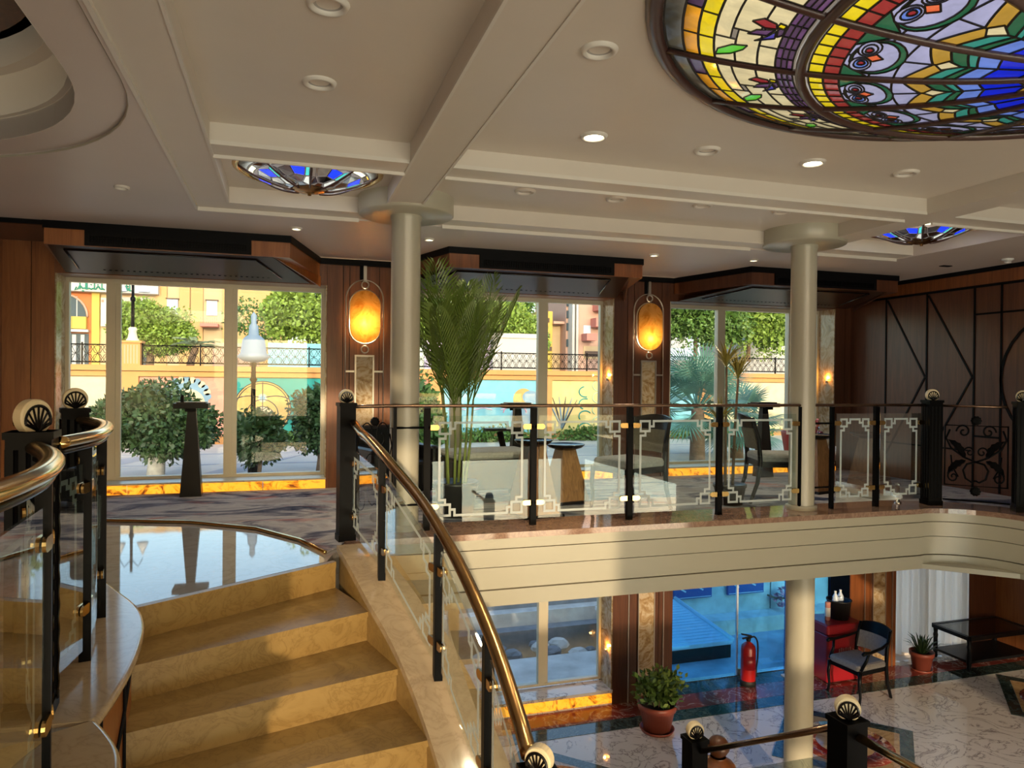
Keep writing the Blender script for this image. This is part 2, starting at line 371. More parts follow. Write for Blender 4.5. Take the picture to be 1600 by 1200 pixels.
# fascia under the ledge: four boards with grooves between them
fr = sroot('wall_gallery_fascia'); fr['label'] = 'cream painted fascia wrapping the edge of the upper gallery'
F0 = offset(EDGE, .02)
for k, (za, zb, d) in enumerate([(-.03, -.105, 0), (-.112, -.245, .003), (-.251, -.415, .0), (-.424, -.545, .010)]):
    path = offset(EDGE, .0-d); back = offset(EDGE, .10)
    m = MB(); m.strip(path, za, zb); m.band([(*p, zb) for p in path], [(*p, zb) for p in back]); m.band([(*p, za) for p in path], [(*p, za) for p in back])
    m.build('fascia_board', 'cream_paint', fr)
MB().strip(offset(EDGE, .025), -.03, -.545).build('fascia_backing', 'groove', fr)
struct(MB().prism([(.45, 5.36), (5.7, 5.36), (6.3, 4.8), (6.36, -4.4), (10.4, -4.4), (10.4, 8.3), (-2.6, 8.3), (-2.6, 5.5)], -.545, -.50).build('ceiling', 'cream_paint'), 'ceiling of the lower lobby under the gallery')

# ---- window wall (upper): piers, spandrels, windows
def pier(name, x0, x1, z0, z1, m, label, parent=None, y0=WY, y1=GY+.08):
    return struct(B((x0, y0, z0), (x1, y1, z1)).build(name, m), label)
wl = sroot('wall_windows'); wl['label'] = 'veneered window wall of the upper gallery'
def piece(a, b, m, name='wall_panel', par=None): return B(a, b).build(name, m, par or wl)
WIN = [(-2.16, .41, [-1.72, -.59]), (1.24, 3.81, [1.90, 2.99]), (4.58, 7.10, [5.51, 6.63])]
OUT = GY+.10
# piers as separate boards with dark joints
def boards(xs, z0, z1, m='veneer', y=WY, par=None, yb=OUT, gap=.007):
    for a, b in zip(xs[:-1], xs[1:]): piece((a+gap/2, y, z0), (b-gap/2, yb-.002, z1), m, par=par)
    B((xs[0], y+.012, z0), (xs[-1], yb-.01, z1)).build('joint_backing', 'black_trim', par or wl)
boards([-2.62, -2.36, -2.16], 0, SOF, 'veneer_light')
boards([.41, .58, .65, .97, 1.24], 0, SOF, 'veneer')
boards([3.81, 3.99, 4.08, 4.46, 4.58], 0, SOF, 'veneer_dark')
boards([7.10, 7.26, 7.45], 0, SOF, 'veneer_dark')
for (x0, x1, ms) in WIN:
    piece((x0, WY, 2.20), (x1, OUT, SOF), 'veneer' if x0 < 4 else 'veneer_dark')
def window(n, x0, x1, z0, z1, ms, label, y=GY, tint='pane_glass', fm='alu_frame', fw=.046):
    r = sroot('window_%d' % n); r['label'] = label
    f = MB(); f.box((x0, y-.03, z0), (x0+fw, y+.04, z1)).box((x1-fw, y-.03, z0), (x1, y+.04, z1)).box((x0+fw, y-.03, z1-fw), (x1-fw, y+.04, z1)).box((x0+fw, y-.03, z0), (x1-fw, y+.04, z0+fw*.7))
    f.build('window_frame', fm, r)
    xs = [x0+fw]+ms+[x1-fw]
    for mx in ms:
        MB().box((mx-.055, y-.045, z0+fw*.7), (mx+.03, y+.035, z1-fw)).box((mx+.03, y-.02, z0+fw*.7), (mx+.075, y+.03, z1-fw)).build('mullion', fm, r)
    for a, b in zip(xs[:-1], xs[1:]):
        B((a+(.03 if a != xs[0] else 0), y, z0+fw*.5), (b-(.03 if b != xs[-1] else 0), y+.008, z1-fw*.8)).build('pane', tint, r)
    return r
window(1, -2.16, .41, .12, 2.20, WIN[0][2], 'left floor-height window with two mullions in the upper gallery')
window(2, 1.24, 3.81, .12, 2.20, WIN[1][2], 'middle floor-height window behind the tall palm in the upper gallery')
window(3, 4.58, 7.10, .12, 2.20, WIN[2][2], 'right floor-height window beside the blue panel in the upper gallery')
# backlit onyx sills and jamb linings
for n, (x0, x1, ms) in enumerate(WIN):
    r = sroot('trim_%d' % (3+n)); r['label'] = 'onyx sill glowing amber under the %s gallery window' % ['left', 'middle', 'right'][n]
    k = 4; w = (x1-x0)/k
    for i in range(k): B((x0+i*w+.004, WY-.01, .012), (x0+(i+1)*w-.004, WY+.03, .105)).build('onyx_slab', 'onyx_lit', r)
    B((x0, WY-.015, .105), (x1, GY-.03, .122)).build('sill_board', 'alu_frame', r)
    B((x1-.012, WY+.005, .122), (x1+.001, GY-.03, 2.20)).build('jamb_lining', 'onyx_plain', r)
    B((x0-.001, WY+.005, .122), (x0+.012, GY-.03, 2.20)).build('jamb_lining', 'alu_frame' if n else 'onyx_plain', r)
# hidden lamp that lights the right jamb of middle and right windows
for n, (x0, x1, ms) in enumerate(WIN):
    if n:
        t = thing('jamb_uplight', 'small amber uplight glowing on the onyx jamb of the %s window' % ['', 'middle', 'right'][n], 'lamp', (x1-.03, WY+.12, 1.20), 0, 'jamb uplights')
        MB().lathe((0, 0, 0), [(.001, 0), (.014, 0), (.018, .03), (.012, .035), (.001, .03)], 10).build('lamp_body', 'nickel', t)
        lamp('jamb_light', 'POINT', (0, -.0, .07), 1.2, (1, .42, .06), .015, t)
# left and right walls
lw = sroot('wall_left'); lw['label'] = 'warm brown veneer wall at the far left'
xs = [8.03, 7.2, 6.4, 5.6, 4.8, 4.0, 3.0, 2.0, 1.0, 0, -1, -2, -3, -4.4]
for a, b in zip(xs[:-1], xs[1:]): B((-2.68, b+.004, 0), (-2.6, a-.004, SOF+.2)).build('wall_panel', 'veneer_light', lw)
B((-2.72, -4.4, FL), (-2.62, 8.36, SOF+.2)).build('wall_backing', 'veneer_dark', lw)
rw = sroot('wall_right'); rw['label'] = 'dark veneer wall with black geometric inlay lines at the right'
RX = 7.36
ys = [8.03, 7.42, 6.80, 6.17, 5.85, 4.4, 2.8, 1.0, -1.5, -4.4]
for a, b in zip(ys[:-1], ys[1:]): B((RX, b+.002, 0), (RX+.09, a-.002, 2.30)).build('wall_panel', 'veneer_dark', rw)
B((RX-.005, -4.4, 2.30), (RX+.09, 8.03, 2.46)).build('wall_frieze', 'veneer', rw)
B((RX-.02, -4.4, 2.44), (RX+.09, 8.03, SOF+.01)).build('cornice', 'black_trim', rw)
def line(p, q, w=.022):
    (ya, za), (yb, zb) = p, q; dy, dz = yb-ya, zb-za; l = math.hypot(dy, dz); ny, nz = -dz/l*w/2, dy/l*w/2
    vs = []
    for x in (RX-.008, RX+.003): vs += [(x, ya+ny, za+nz), (x, yb+ny, zb+nz), (x, yb-ny, zb-nz), (x, ya-ny, za-nz)]
    MB().add(vs, [(0, 1, 2, 3), (7, 6, 5, 4), (0, 4, 5, 1), (1, 5, 6, 2), (2, 6, 7, 3), (3, 7, 4, 0)]).build('inlay_line', 'black_trim', rw)
for y in (7.42, 6.80, 6.17, 5.85): line((y, .02), (y, 2.29))
line((8.0, 2.29), (4.4, 2.29), .03)
for ya, yb in ((7.42, 6.82), (6.80, 6.19)): line((ya-.02, 2.26), (yb, 1.28)); line((yb, 1.28), (ya-.02, .30))
line((6.17, 1.98), (4.4, 1.98)); line((6.17, .62), (5.85, .62)); line((7.4, .45), (6.2, .45), .018)
pts = [(5.15+.70*math.cos(a), 1.25+.70*math.sin(a)) for a in np.linspace(0, 2*PI, 33)]
for p, q in zip(pts[:-1], pts[1:]): line(p, q, .03)
struct(MB().box((7.37, 8.03, 0), (7.5, 8.4, SOF)).build('trim_6', 'veneer_dark'))

# ---- back of the hall (behind the camera): unseen river side, its tall windows invented to shape the sun
bw = sroot('wall_unseen_river_side'); bw['label'] = 'unseen window wall assumed on the river side, shaping the sunlight'
YB = -4.5
for x0, x1 in ((-2.7, -1.9), (.55, .95), (3.35, 3.75), (6.15, 6.7), (9.2, 10.5)): B((x0, YB-.12, FL), (x1, YB, 2.62)).build('wall_pier', 'veneer', bw)
for z0, z1 in ((FL-.1, FL+.35), (-.62, .12), (2.25, 2.7)): B((-2.7, YB-.11, z0), (10.5, YB-.01, z1)).build('wall_spandrel', 'veneer', bw)

for x0, x1 in ((.95, 3.35), (3.75, 6.15), (6.7, 9.2)): B((x0, YB-.06, .80), (x1, YB-.04, 2.25)).build('sun_blocker', 'fabric_grey', bw)  # unseen sheets added to keep the sun off the right of the fascia

# ---- ceiling
cl = sroot('ceiling'); cl['label'] = 'coffered cream plaster ceiling'
B((-.70, -4.6, CEIL), (7.5, 6.05, CEIL+.10)).build('coffer_ceiling', 'plaster', cl)
# lower soffit along windows and right wall
m = MB(); m.prism([(-.67, 6.0), (6.05, 6.0), (6.05, -4.6), (7.40, -4.6), (7.40, 8.1), (-1.93, 8.1), (-1.93, 6.9), (-2.7, 6.9), (-2.7, 5.9), (-.67, 5.9)], SOF-.012, CEIL+.05)
m.build('window_soffit', 'soffit_paint', cl)
B((-2.7, 6.9, SOF-.005), (-1.93, 8.1, SOF+.1)).build('soffit_panel', 'veneer_dark', cl)
B((-2.7, 6.87, SOF-.05), (-1.93, 6.91, SOF+.05)).build('soffit_edge', 'black_trim', cl)
# stadium shaped oculus at the left
def stad(r, n=20, cx=-2.36, cy=3.5): return [(cx+r*math.cos(a), cy+r*math.sin(a)) for a in np.linspace(0, PI/2+.35, n)]
def ringpoly(pts, z0, z1, outer):
    pass
so_ = stad(1.665); si_ = stad(1.445)
left = [(-.67, -4.6), (-.67, 5.9), (-2.7, 5.9)] + [(p[0], p[1]) for p in reversed(so_) if p[0] > -2.7]
left += [(so_[0][0], -4.6)]
MB().prism(left, SOF-.012, CEIL).build('soffit', 'soffit_paint', cl)
ring = [(so_[0][0]+.01, -4.6)] + so_ + list(reversed(si_)) + [(si_[0][0], -4.6)]
MB().prism(ring, SOF+.008, CEIL).build('oculus_ring', 'soffit_paint', cl)
MB().tube([(p[0], p[1], SOF-.004) for p in [(so_[0][0], -4)]+so_], .007, 6).build('oculus_lip', 'cream_paint', cl)
zz = SOF+.005; rr = 1.445
for k, (h, stp) in enumerate([(.12, .03), (.22, .07), (.15, .05)]):
    a = [(stad(rr)[0][0], -4)]+stad(rr); b = [(stad(rr-stp)[0][0], -4)]+stad(rr-stp)
    mm = MB().strip(a, zz, zz+h); mm.band([(*p, zz+h) for p in a], [(*p, zz+h) for p in b]); mm.build('oculus_step', 'plaster', cl)
    zz += h; rr -= stp
B((-4.2, -4.6, zz), (-.6, 5.6, zz+.05)).build('oculus_top', 'veneer_dark', cl)
# beams with small lips
def beam(a, b, name='beam'): return B(a, b).build(name, 'plaster', cl)
def lip(a, b): return B(a, b).build('beam_lip', 'downlight_trim', cl)
beam((-.67, -4.6, SOF), (-.42, 5.99, CEIL+.02)); lip((-.675, -4.6, SOF-.02), (-.655, 5.99, SOF+.01)); lip((-.432, -4.6, SOF-.008), (-.416, 5.74, SOF+.01))
beam((.70, -4.6, SOF), (.96, 5.45, CEIL+.02)); lip((.697, -4.6, SOF-.006), (.712, 5.4, SOF+.01)); lip((.948, -4.6, SOF-.006), (.963, 5.4, SOF+.01))
beam((4.68, -4.6, SOF), (4.96, 5.45, CEIL+.02));
for x0, x1 in ((-.42, .70), (.96, 4.68), (4.96, 6.05)):
    beam((x0, 4.34, SOF), (x1, 4.56, CEIL+.02), 'cross_beam'); lip((x0, 4.545, SOF-.02), (x1, 4.562, SOF+.004)); lip((x0, 4.335, SOF-.004), (x1, 4.345, SOF+.02))
beam((-.42, 5.77, SOF), (6.05, 5.99, CEIL+.04), 'edge_beam')
lip((-.66, 5.975, SOF-.03), (.55, 5.992, SOF)); lip((1.24, 5.975, SOF-.03), (4.27, 5.992, SOF)); lip((4.97, 5.975, SOF-.03), (6.05, 5.992, SOF))
# black cornices along the soffit above the windows
def cornice(P): 
    MB().strip(P, SOF-.075, SOF-.008, False).strip(offset(P, -.03), SOF-.075, SOF-.008, False).band([(*p, SOF-.075) for p in P], [(*p, SOF-.075) for p in offset(P, -.03)], False).build('cornice', 'black_trim', cl)
HOODS = [(-1.93, .02, -2.12, .33), (1.50, 3.58, 1.16, 3.92), (4.93, 6.98, 4.62, 7.36)]
cornice([(.33, 8.02), (1.16, 8.02)]); cornice([(3.92, 8.02), (4.62, 8.02)])

# ---- columns
def column(x, y, label):
    t = thing('column', label, 'column', (x, y, FL), 0, 'cream columns')
    MB().lathe((0, 0, 0), [(.115, -FL+.0), (.115, -FL+SOF-.06), (.122, -FL+SOF-.05), (.122, -FL+SOF-.02)], 36).build('upper_shaft', 'cream_paint', t)
    MB().lathe((0, 0, 0), [(.128, 0), (.128, -FL-.5)], 36).build('lower_shaft', 'cream_paint', t)
    MB().lathe((0, 0, 0), [(.14, -FL+.016), (.14, -FL+.05), (.118, -FL+.06)], 36).build('base_ring', 'cream_paint', t)
    MB().lathe((0, 0, 0), [(.11, -FL+SOF-.022), (.36, -FL+SOF-.022), (.372, -FL+SOF-.012), (.372, -FL+CEIL)], 48).build('capital', 'cream_paint', t)
column(.89, 5.68, 'cream column in front of the left sconce, beside the tall palm')
column(4.62, 5.64, 'cream column running through both decks near the fire extinguisher')

# ---- lower deck wall on the quay side
lo = sroot('wall_quay_side'); lo['label'] = 'lower deck wall towards the quay with windows and glass doors'
ZT = -.52
boards([3.83, 4.06, 4.16, 4.36, 4.46, 4.66], FL, ZT, 'veneer_dark', par=lo)
boards([-2.6, -1.6, -.7, .3, 1.0], FL, ZT, 'veneer', par=lo)
boards([7.40, 7.66, 7.74, 7.98, 8.20], FL, ZT, 'veneer', par=lo)
boards([9.82, 10.4], FL, ZT, 'veneer_dark', y=8.3, par=lo)
piece((1.0, WY, FL), (3.83, OUT, FL+.16), 'white_marble', 'window_dado', lo)
piece((8.2, 8.31, FL), (9.82, OUT, FL+.05), 'white_marble', 'window_dado', lo)
window(4, 1.0, 3.83, FL+.20, ZT, [1.9, 3.03], 'lower deck window looking on the quay steps')
window(5, 8.2, 9.82, FL+.05, ZT, [9.0], 'lower deck window behind the white curtain')
r = sroot('trim_7'); r['label'] = 'onyx sill glowing amber under the lower deck window'
for i in range(4): B((1.0+i*.7075, WY-.012, FL+.03), (1.0+(i+1)*.7075-.006, WY+.02, FL+.15)).build('onyx_slab', 'onyx_lit', r)
B((1.0, WY-.02, FL+.155), (3.83, GY-.03, FL+.19)).build('sill_board', 'white_marble', r)
B((3.815, WY, FL+.19), (3.83, GY-.03, ZT)).build('jamb_lining', 'onyx_plain', r)
t = thing('jamb_uplight', 'small amber uplight glowing beside the lower deck window', 'lamp', (3.79, WY+.10, FL+.62), 0, 'jamb uplights')
MB().lathe((0, 0, 0), [(.001, 0), (.014, 0), (.018, .03), (.012, .035), (.001, .03)], 10).build('lamp_body', 'nickel', t); lamp('jamb_light', 'POINT', (0, 0, .07), 1.0, (1, .45, .08), .015, t)
# onyx pilasters with nickel lines
def pilaster(xc, w, label):
    t = sroot('trim_8'); t['label'] = label
    B((xc-w/2, WY-.025, FL), (xc+w/2, WY-.002, ZT)).build('onyx_strip', 'onyx_plain', t)
    for s in (-1, 1):
        B((xc+s*(w/2+.008)-.006, WY-.03, FL), (xc+s*(w/2+.008)+.006, WY-.002, ZT)).build('metal_line', 'nickel', t)
        B((xc+s*(w/2+.14)-.006, WY-.02, FL), (xc+s*(w/2+.14)+.006, WY-.002, ZT)).build('metal_line', 'nickel', t)
        B((xc+s*(w/2+.014), WY-.018, -1.02), (xc+s*(w/2+.134), WY-.002, -1.0)).build('cross_bar', 'nickel', t)
pilaster(4.28, .20, 'onyx pilaster with nickel lines behind the potted shrub')
pilaster(7.88, .20, 'onyx pilaster with nickel lines beside the white curtain')
# glass doors
dr = sroot('door_1'); dr['label'] = 'blue tinted glass entrance doors on the lower deck'
B((4.68, GY+.02, FL+.012), (5.83, GY+.032, ZT)).build('door_leaf', 'blue_glass', dr)
B((5.85, GY+.02, FL+.012), (7.38, GY+.032, ZT)).build('door_leaf', 'blue_glass', dr)
B((5.835, GY+.0, FL), (5.85, GY+.04, ZT)).build('door_edge', 'bright_metal', dr)
B((4.66, GY-.02, FL), (7.40, GY+.06, FL+.012)).build('threshold', 'chrome', dr)
for x in (5.74, 5.87): B((x, GY-.01, -1.02), (x+.10, GY+.055, -.88)).build('patch_fitting', 'nickel', dr)
B((5.86, GY-.01, FL+.014), (5.93, GY+.055, FL+.09)).build('patch_fitting', 'nickel', dr)
# right wall of the lower lobby
rl = sroot('wall_lobby_right'); rl['label'] = 'brown veneer wall at the right end of the lower lobby'
ys = [8.36, 7.6, 6.8, 6.0, 5.0, 3.6, 2.0, 0, -2, -4.4]
for a, b in zip(ys[:-1], ys[1:]): B((10.4, b+.004, FL), (10.48, a-.004, -.5)).build('wall_panel', 'veneer_light', rl)
# lobby floor inlays
def flat(pts, m, name, par, z0=FL, z1=FL+.004): return MB().prism(pts, z0, z1).build(name, m, par)
fi = sroot('floor_inlay'); fi['label'] = 'red and green marble border and diamond inlays in the lobby floor'
flat([(-2.6, 7.67), (8.25, 7.67), (8.25, 8.03), (-2.6, 8.03)], 'red_marble', 'border_band', fi); flat([(8.25, 7.67), (10.4, 7.67), (10.4, 8.0), (8.25, 8.0)], 'red_marble', 'border_band', fi)
flat([(-2.6, 7.43), (10.4, 7.43), (10.4, 7.665), (-2.6, 7.665)], 'green_marble', 'border_band', fi)
flat([(4.66, 8.035), (7.4, 8.035), (7.4, 8.36), (4.66, 8.36)], 'green_marble', 'door_threshold_slab', fi)
for cx in (2.5, 5.9, 9.3):
    cy = 6.45
    def dia(r): return [(cx+r, cy), (cx, cy+r), (cx-r, cy), (cx, cy-r)]
    o, i = dia(.95), dia(.76)
    for k in range(4): flat([o[k], o[(k+1) % 4], i[(k+1) % 4], i[k]], 'green_marble', 'diamond_border', fi)
    flat(dia(.755), 'tan_marble', 'diamond_field', fi, FL, FL+.003)
    MB().lathe((cx, cy, FL+.0055), [(.30, -.004), (.30, 0), (.50, 0), (.50, -.004)], 40).build('ring_inlay', 'red_marble', fi)
    flat(arc(cx, cy, .298, 0, 351, 39), 'tan_marble', 'medallion', fi, FL, FL+.005)
# ================================================================== STAIRS
st = thing('staircase', 'curved beige marble staircase rising to the gallery landing', 'staircase', (0, 0, 0))
NL = [(-.75, 4.12), (-.68, 3.79), (-.62, 3.48), (-.60, 3.19), (-.58, 2.92), (-.56, 2.66), (-.55, 2.40), (-.55, 2.12)]
NR = [(.30, 4.81), (.46, 4.29), (.57, 3.84), (.66, 3.39), (.72, 2.95), (.76, 2.52), (.78, 2.14), (.78, 1.80)]
H = .175
def ext(a, b, e0, e1):
    dx, dy = b[0]-a[0], b[1]-a[1]; l = math.hypot(dx, dy); return (a[0]-dx/l*e0, a[1]-dy/l*e0), (b[0]+dx/l*e1, b[1]+dy/l*e1)
for k in range(8):
    a, b = ext(NL[k], NR[k], .22, .03)
    dx, dy = b[0]-a[0], b[1]-a[1]; l = math.hypot(dx, dy); nx, ny = -dy/l, dx/l            # towards the upper side
    if k:
        a0, b0 = ext(NL[k-1], NR[k-1], .22, .03)
        z = -H*k
        tr = [a, b, (b0[0]+nx*.03, b0[1]+ny*.03), (a0[0]+nx*.03, a0[1]+ny*.03)]
        MB().prism(tr, z-.032, z).build('tread', 'stair_marble', st)
    z = -H*k
    ra, rb = (a[0]+nx*.018, a[1]+ny*.018), (b[0]+nx*.018, b[1]+ny*.018)
    MB().prism([ra, rb, (rb[0]+nx*.03, rb[1]+ny*.03), (ra[0]+nx*.03, ra[1]+ny*.03)], z-H+.001, z-(.033 if k else .0)).build('riser', 'stair_marble', st)
a, b = ext(NL[0], NR[0], .05, .02); MB().prism([a, b, (b[0]-.02, b[1]+.03), (a[0]-.02, a[1]+.03)], -.034, .001).build('landing_nosing', 'stair_marble', st)
MID = -H*8
MB().prism([(-.9, 1.9), (-.9, -.6), (2.55, -.6), (2.55, 2.48), (1.0, 2.48), (.8, 2.2)], MID-.2, MID).build('half_landing', 'stair_marble', st)
for k in range(8): B((1.1, 2.48+.31*k, FL), (2.52, 2.48+.31*(k+1), MID-H*(k+1)+.001)).build('lower_step', 'stair_marble', st)
B((-.9, -.55, FL), (2.5, 1.8, MID-.2)).build('landing_base', 'veneer_dark', st)
# right curb (string) of the stair
CI = smoothpath([(.335, 5.06, .055), (.37, 4.75, .03), (.45, 4.29, -.08), (.56, 3.84, -.24), (.64, 3.39, -.44), (.68, 2.95, -.64), (.68, 2.55, -.82), (.66, 2.15, -1.0)], 6)
cu = thing('stair_curb', 'curved beige marble curb carrying the right stair railing', 'curb', (0, 0, 0))
CO = offset(CI, .32)
def lower(P, d): return [(p[0], p[1], p[2]-d) for p in P]
mm = MB(); mm.band(CI, CO); mm.band(lower(CI, .045), lower(CO, .045)); mm.band(CI, lower(CI, .045), False); mm.band(CO, lower(CO, .045), False)
mm.add([CI[0], CO[0], lower(CO, .045)[0], lower(CI, .045)[0]], [(0, 1, 2, 3)]); mm.build('curb_cap', 'curb_marble', cu)
ci2, co2 = offset(CI, .018), offset(CI, .30)
mm = MB(); mm.band(lower(ci2, .045), lower(ci2, .62), True); mm.band(lower(co2, .045), lower(co2, .70)); mm.band(lower(ci2, .62), lower(co2, .70)); mm.build('curb_side', 'stair_marble', cu)
# left curb: marble top at gallery level, veneered curved front with black lines
cb = thing('landing_curb', 'S-curved marble curb with veneered front at the left of the stairs', 'curb', (0, 0, 0))
for P, w in ((CURB_L, .34), (CURB_L2, .40)):
    ed = P; bk = offset(P, -w)
    mm = MB(); z0, z1 = -.03, .012
    mm.prism(ed+list(reversed(bk)), z0, z1); mm.tube([(*p, -.009) for p in ed], .021, 8); mm.build('curb_top', 'curb_marble', cb)
    fr_ = offset(P, -.035); MB().strip(fr_, -.03, FL).build('curved_front', 'veneer_light', cb)
for P, off in ((CURB_L, 12), (CURB_L2, 14)):
    q = offset(P, -.030)
    for j in (len(q)-6, len(q)-14):
        if 0 < j < len(q): MB().tube([(*q[j], -.03), (*q[j], -2.4)], .008, 6).build('inlay_line', 'black_trim', cb)
    MB().tube([(*q[j], min(-.05, -.10-.035*(len(q)-1-j))) for j in range(len(q)-1, 6, -1)], .009, 6).build('inlay_line', 'black_trim', cb)
    MB().tube([(*q[j], min(-.05, -.62+.03*(len(q)-1-j))) for j in range(len(q)-1, 16, -1)], .009, 6).build('inlay_line', 'black_trim', cb)

# ================================================================== RAILINGS
def fan(par, c, r, ang, t=.045):
    """round stone finial with a dark palmette; its flat face looks along ang"""
    ca, sa = math.cos(ang), math.sin(ang)
    def P(u, v, w): return (c[0]+w*ca-u*sa, c[1]+w*sa+u*ca, c[2]+v)
    n = 28; m = MB(); vs = []
    for w, rr in ((-t/2, r*.93), (-t/2+.006, r), (t/2-.006, r), (t/2, r*.93)):
        vs += [P(rr*math.cos(2*PI*k/n), rr*math.sin(2*PI*k/n), w) for k in range(n)]
    fs = [tuple(range(n-1, -1, -1)), tuple(range(3*n, 4*n))]+[(j*n+k, j*n+(k+1) % n, (j+1)*n+(k+1) % n, (j+1)*n+k) for j in range(3) for k in range(n)]
    m.add(vs, fs); o = m.build('finial', 'fan_stone', par)
    g = MB()
    for w in (-t/2-.002, t/2+.002):
        base = P(0, -r*.80, w)
        for k in range(7):
            a = math.radians(12+26*k); g.tube([base, P(r*.82*math.cos(a)*.95, -r*.25+r*.92*math.sin(a)*.95, w)], .0042, 4)
        g.tube([P(r*.78*math.cos(a), -r*.25+r*.88*math.sin(a), w) for a in np.linspace(-.15, PI+.15, 17)], .0055, 5)
        g.tube([P(-r*.78, -r*.38, w), P(-r*.3, -r*.62, w), base, P(r*.3, -r*.62, w), P(r*.78, -r*.38, w)], .006, 5)
    g.build('palmette', 'gloss_black', par)
def newel(par, x, y, z0, z1, w, ang, face, r=.055, fl=True):
    m = MB(); m.cbox((x, y, (z0+z1)/2), (w, w, z1-z0), ang)
    m.cbox((x, y, z1-.012), (w+.014, w+.014, .024), ang); m.cbox((x, y, z0+.03), (w+.012, w+.012, .06), ang)
    ca, sa = math.cos(ang), math.sin(ang)
    if fl:
        for s in (-1, 1):
            for k in (-1, 0, 1):
                for u, v in ((s*w/2, k*w*.27), (k*w*.27, s*w/2)):
                    px, py = x+u*ca-v*sa, y+u*sa+v*ca; m.tube([(px, py, z0+.09), (px, py, z1-.06)], .008, 4)
    o = m.build('newel_post', 'iron', par)
    fan(o, (x, y, z1+r*.80), r, face); return o
def clip(par, p, d, m='brass'):
    """brass glass clamp: stadium shaped plate pair; p = centre, d = along direction (unit xy)"""
    mm = MB(); L = .045; R_ = .021; n = (-d[1], d[0]); pts = []
    for a in np.linspace(-PI/2, PI/2, 7): pts.append((L/2+R_*math.cos(a), R_*math.sin(a)))
    for a in np.linspace(PI/2, 3*PI/2, 7): pts.append((-L/2+R_*math.cos(a), R_*math.sin(a)))
    for s in (-.013, .013):
        vs = []
        for t in (s-.005, s+.005): vs += [(p[0]+d[0]*u+n[0]*t, p[1]+d[1]*u+n[1]*t, p[2]+v) for u, v in pts]
        k = len(pts); mm.add(vs, [tuple(range(k-1, -1, -1)), tuple(range(k, 2*k))]+[(i, (i+1) % k, k+(i+1) % k, k+i) for i in range(k)])
    mm.build('glass_clip', m, par)
def gpane(par, A, Bp, za0, za1, zb0, zb1, etched=True, th=.010):
    """glass pane between plan points A and B, with bottom/top heights at each end, and an etched key frame"""
    d = (Bp[0]-A[0], Bp[1]-A[1]); l = math.hypot(*d); d = (d[0]/l, d[1]/l); n = (-d[1], d[0])
    def P(u, v, w): 
        t = u/l; z0 = za0+(zb0-za0)*t; z1 = za1+(zb1-za1)*t
        return (A[0]+d[0]*u+n[0]*w, A[1]+d[1]*u+n[1]*w, z0+(z1-z0)*v)
    vs = [P(u, v, w) for w in (-th/2, th/2) for u, v in ((0, 0), (l, 0), (l, 1), (0, 1))]
    o = MB().add(vs, [(3, 2, 1, 0), (4, 5, 6, 7), (0, 1, 5, 4), (1, 2, 6, 5), (2, 3, 7, 6), (3, 0, 4, 7)]).build('glass_pane', 'rail_glass', par)
    if etched:
        m = MB(); h = (za1-za0+zb1-zb0)/2; s = .0095; w = -th/2-.0015
        def st_(u0, v0, u1, v1):      # strokes in metres from the lower left corner
            m.add([P(u, v/h, ww) for ww in (w, w+.001) for u, v in ((u0, v0), (u1, v0), (u1, v1), (u0, v1))], [(3, 2, 1, 0), (4, 5, 6, 7), (0, 1, 5, 4), (1, 2, 6, 5), (2, 3, 7, 6), (3, 0, 4, 7)])
        mg = .045; s = .019; a_ = min(.105, l*.2); g_ = a_+.038
        for sx in (0, 1):
            for sy in (0, 1):
                def q(u0, v0, u1, v1):
                    a0, a1 = (mg+u0, mg+u1) if not sx else (l-mg-u0, l-mg-u1); b0, b1 = (mg+v0, mg+v1) if not sy else (h-mg-v0, h-mg-v1)
                    st_(min(a0, a1), min(b0, b1), max(a0, a1), max(b0, b1))
                q(0, 0, a_, s); q(0, a_-s, a_, a_); q(0, s, s, a_-s); q(a_-s, s, a_, a_-s)
                q(g_-s, .0, g_, a_*.62); q(a_, a_*.62-s, g_-s, a_*.62); q(.0, g_-s, a_*.62, g_); q(a_*.62-s, a_, a_*.62, g_-s)
        st_(mg+g_, h-mg-s, l-mg-g_, h-mg); st_(mg+g_, mg, l-mg-g_, mg+s)
        st_(mg, mg+g_, mg+s, h-mg-g_); st_(l-mg-s, mg+g_, l-mg, h-mg-g_)
        m.build('etched_key_frame', 'etched', o)
    return o
def spiral(c, r0, turns, a0, sgn, P, n=26):
    return [P(c[0]+r0*(1-.85*t)*math.cos(a0+sgn*turns*2*PI*t), c[1]+r0*(1-.85*t)*math.sin(a0+sgn*turns*2*PI*t)) for t in np.linspace(0, 1, n)]
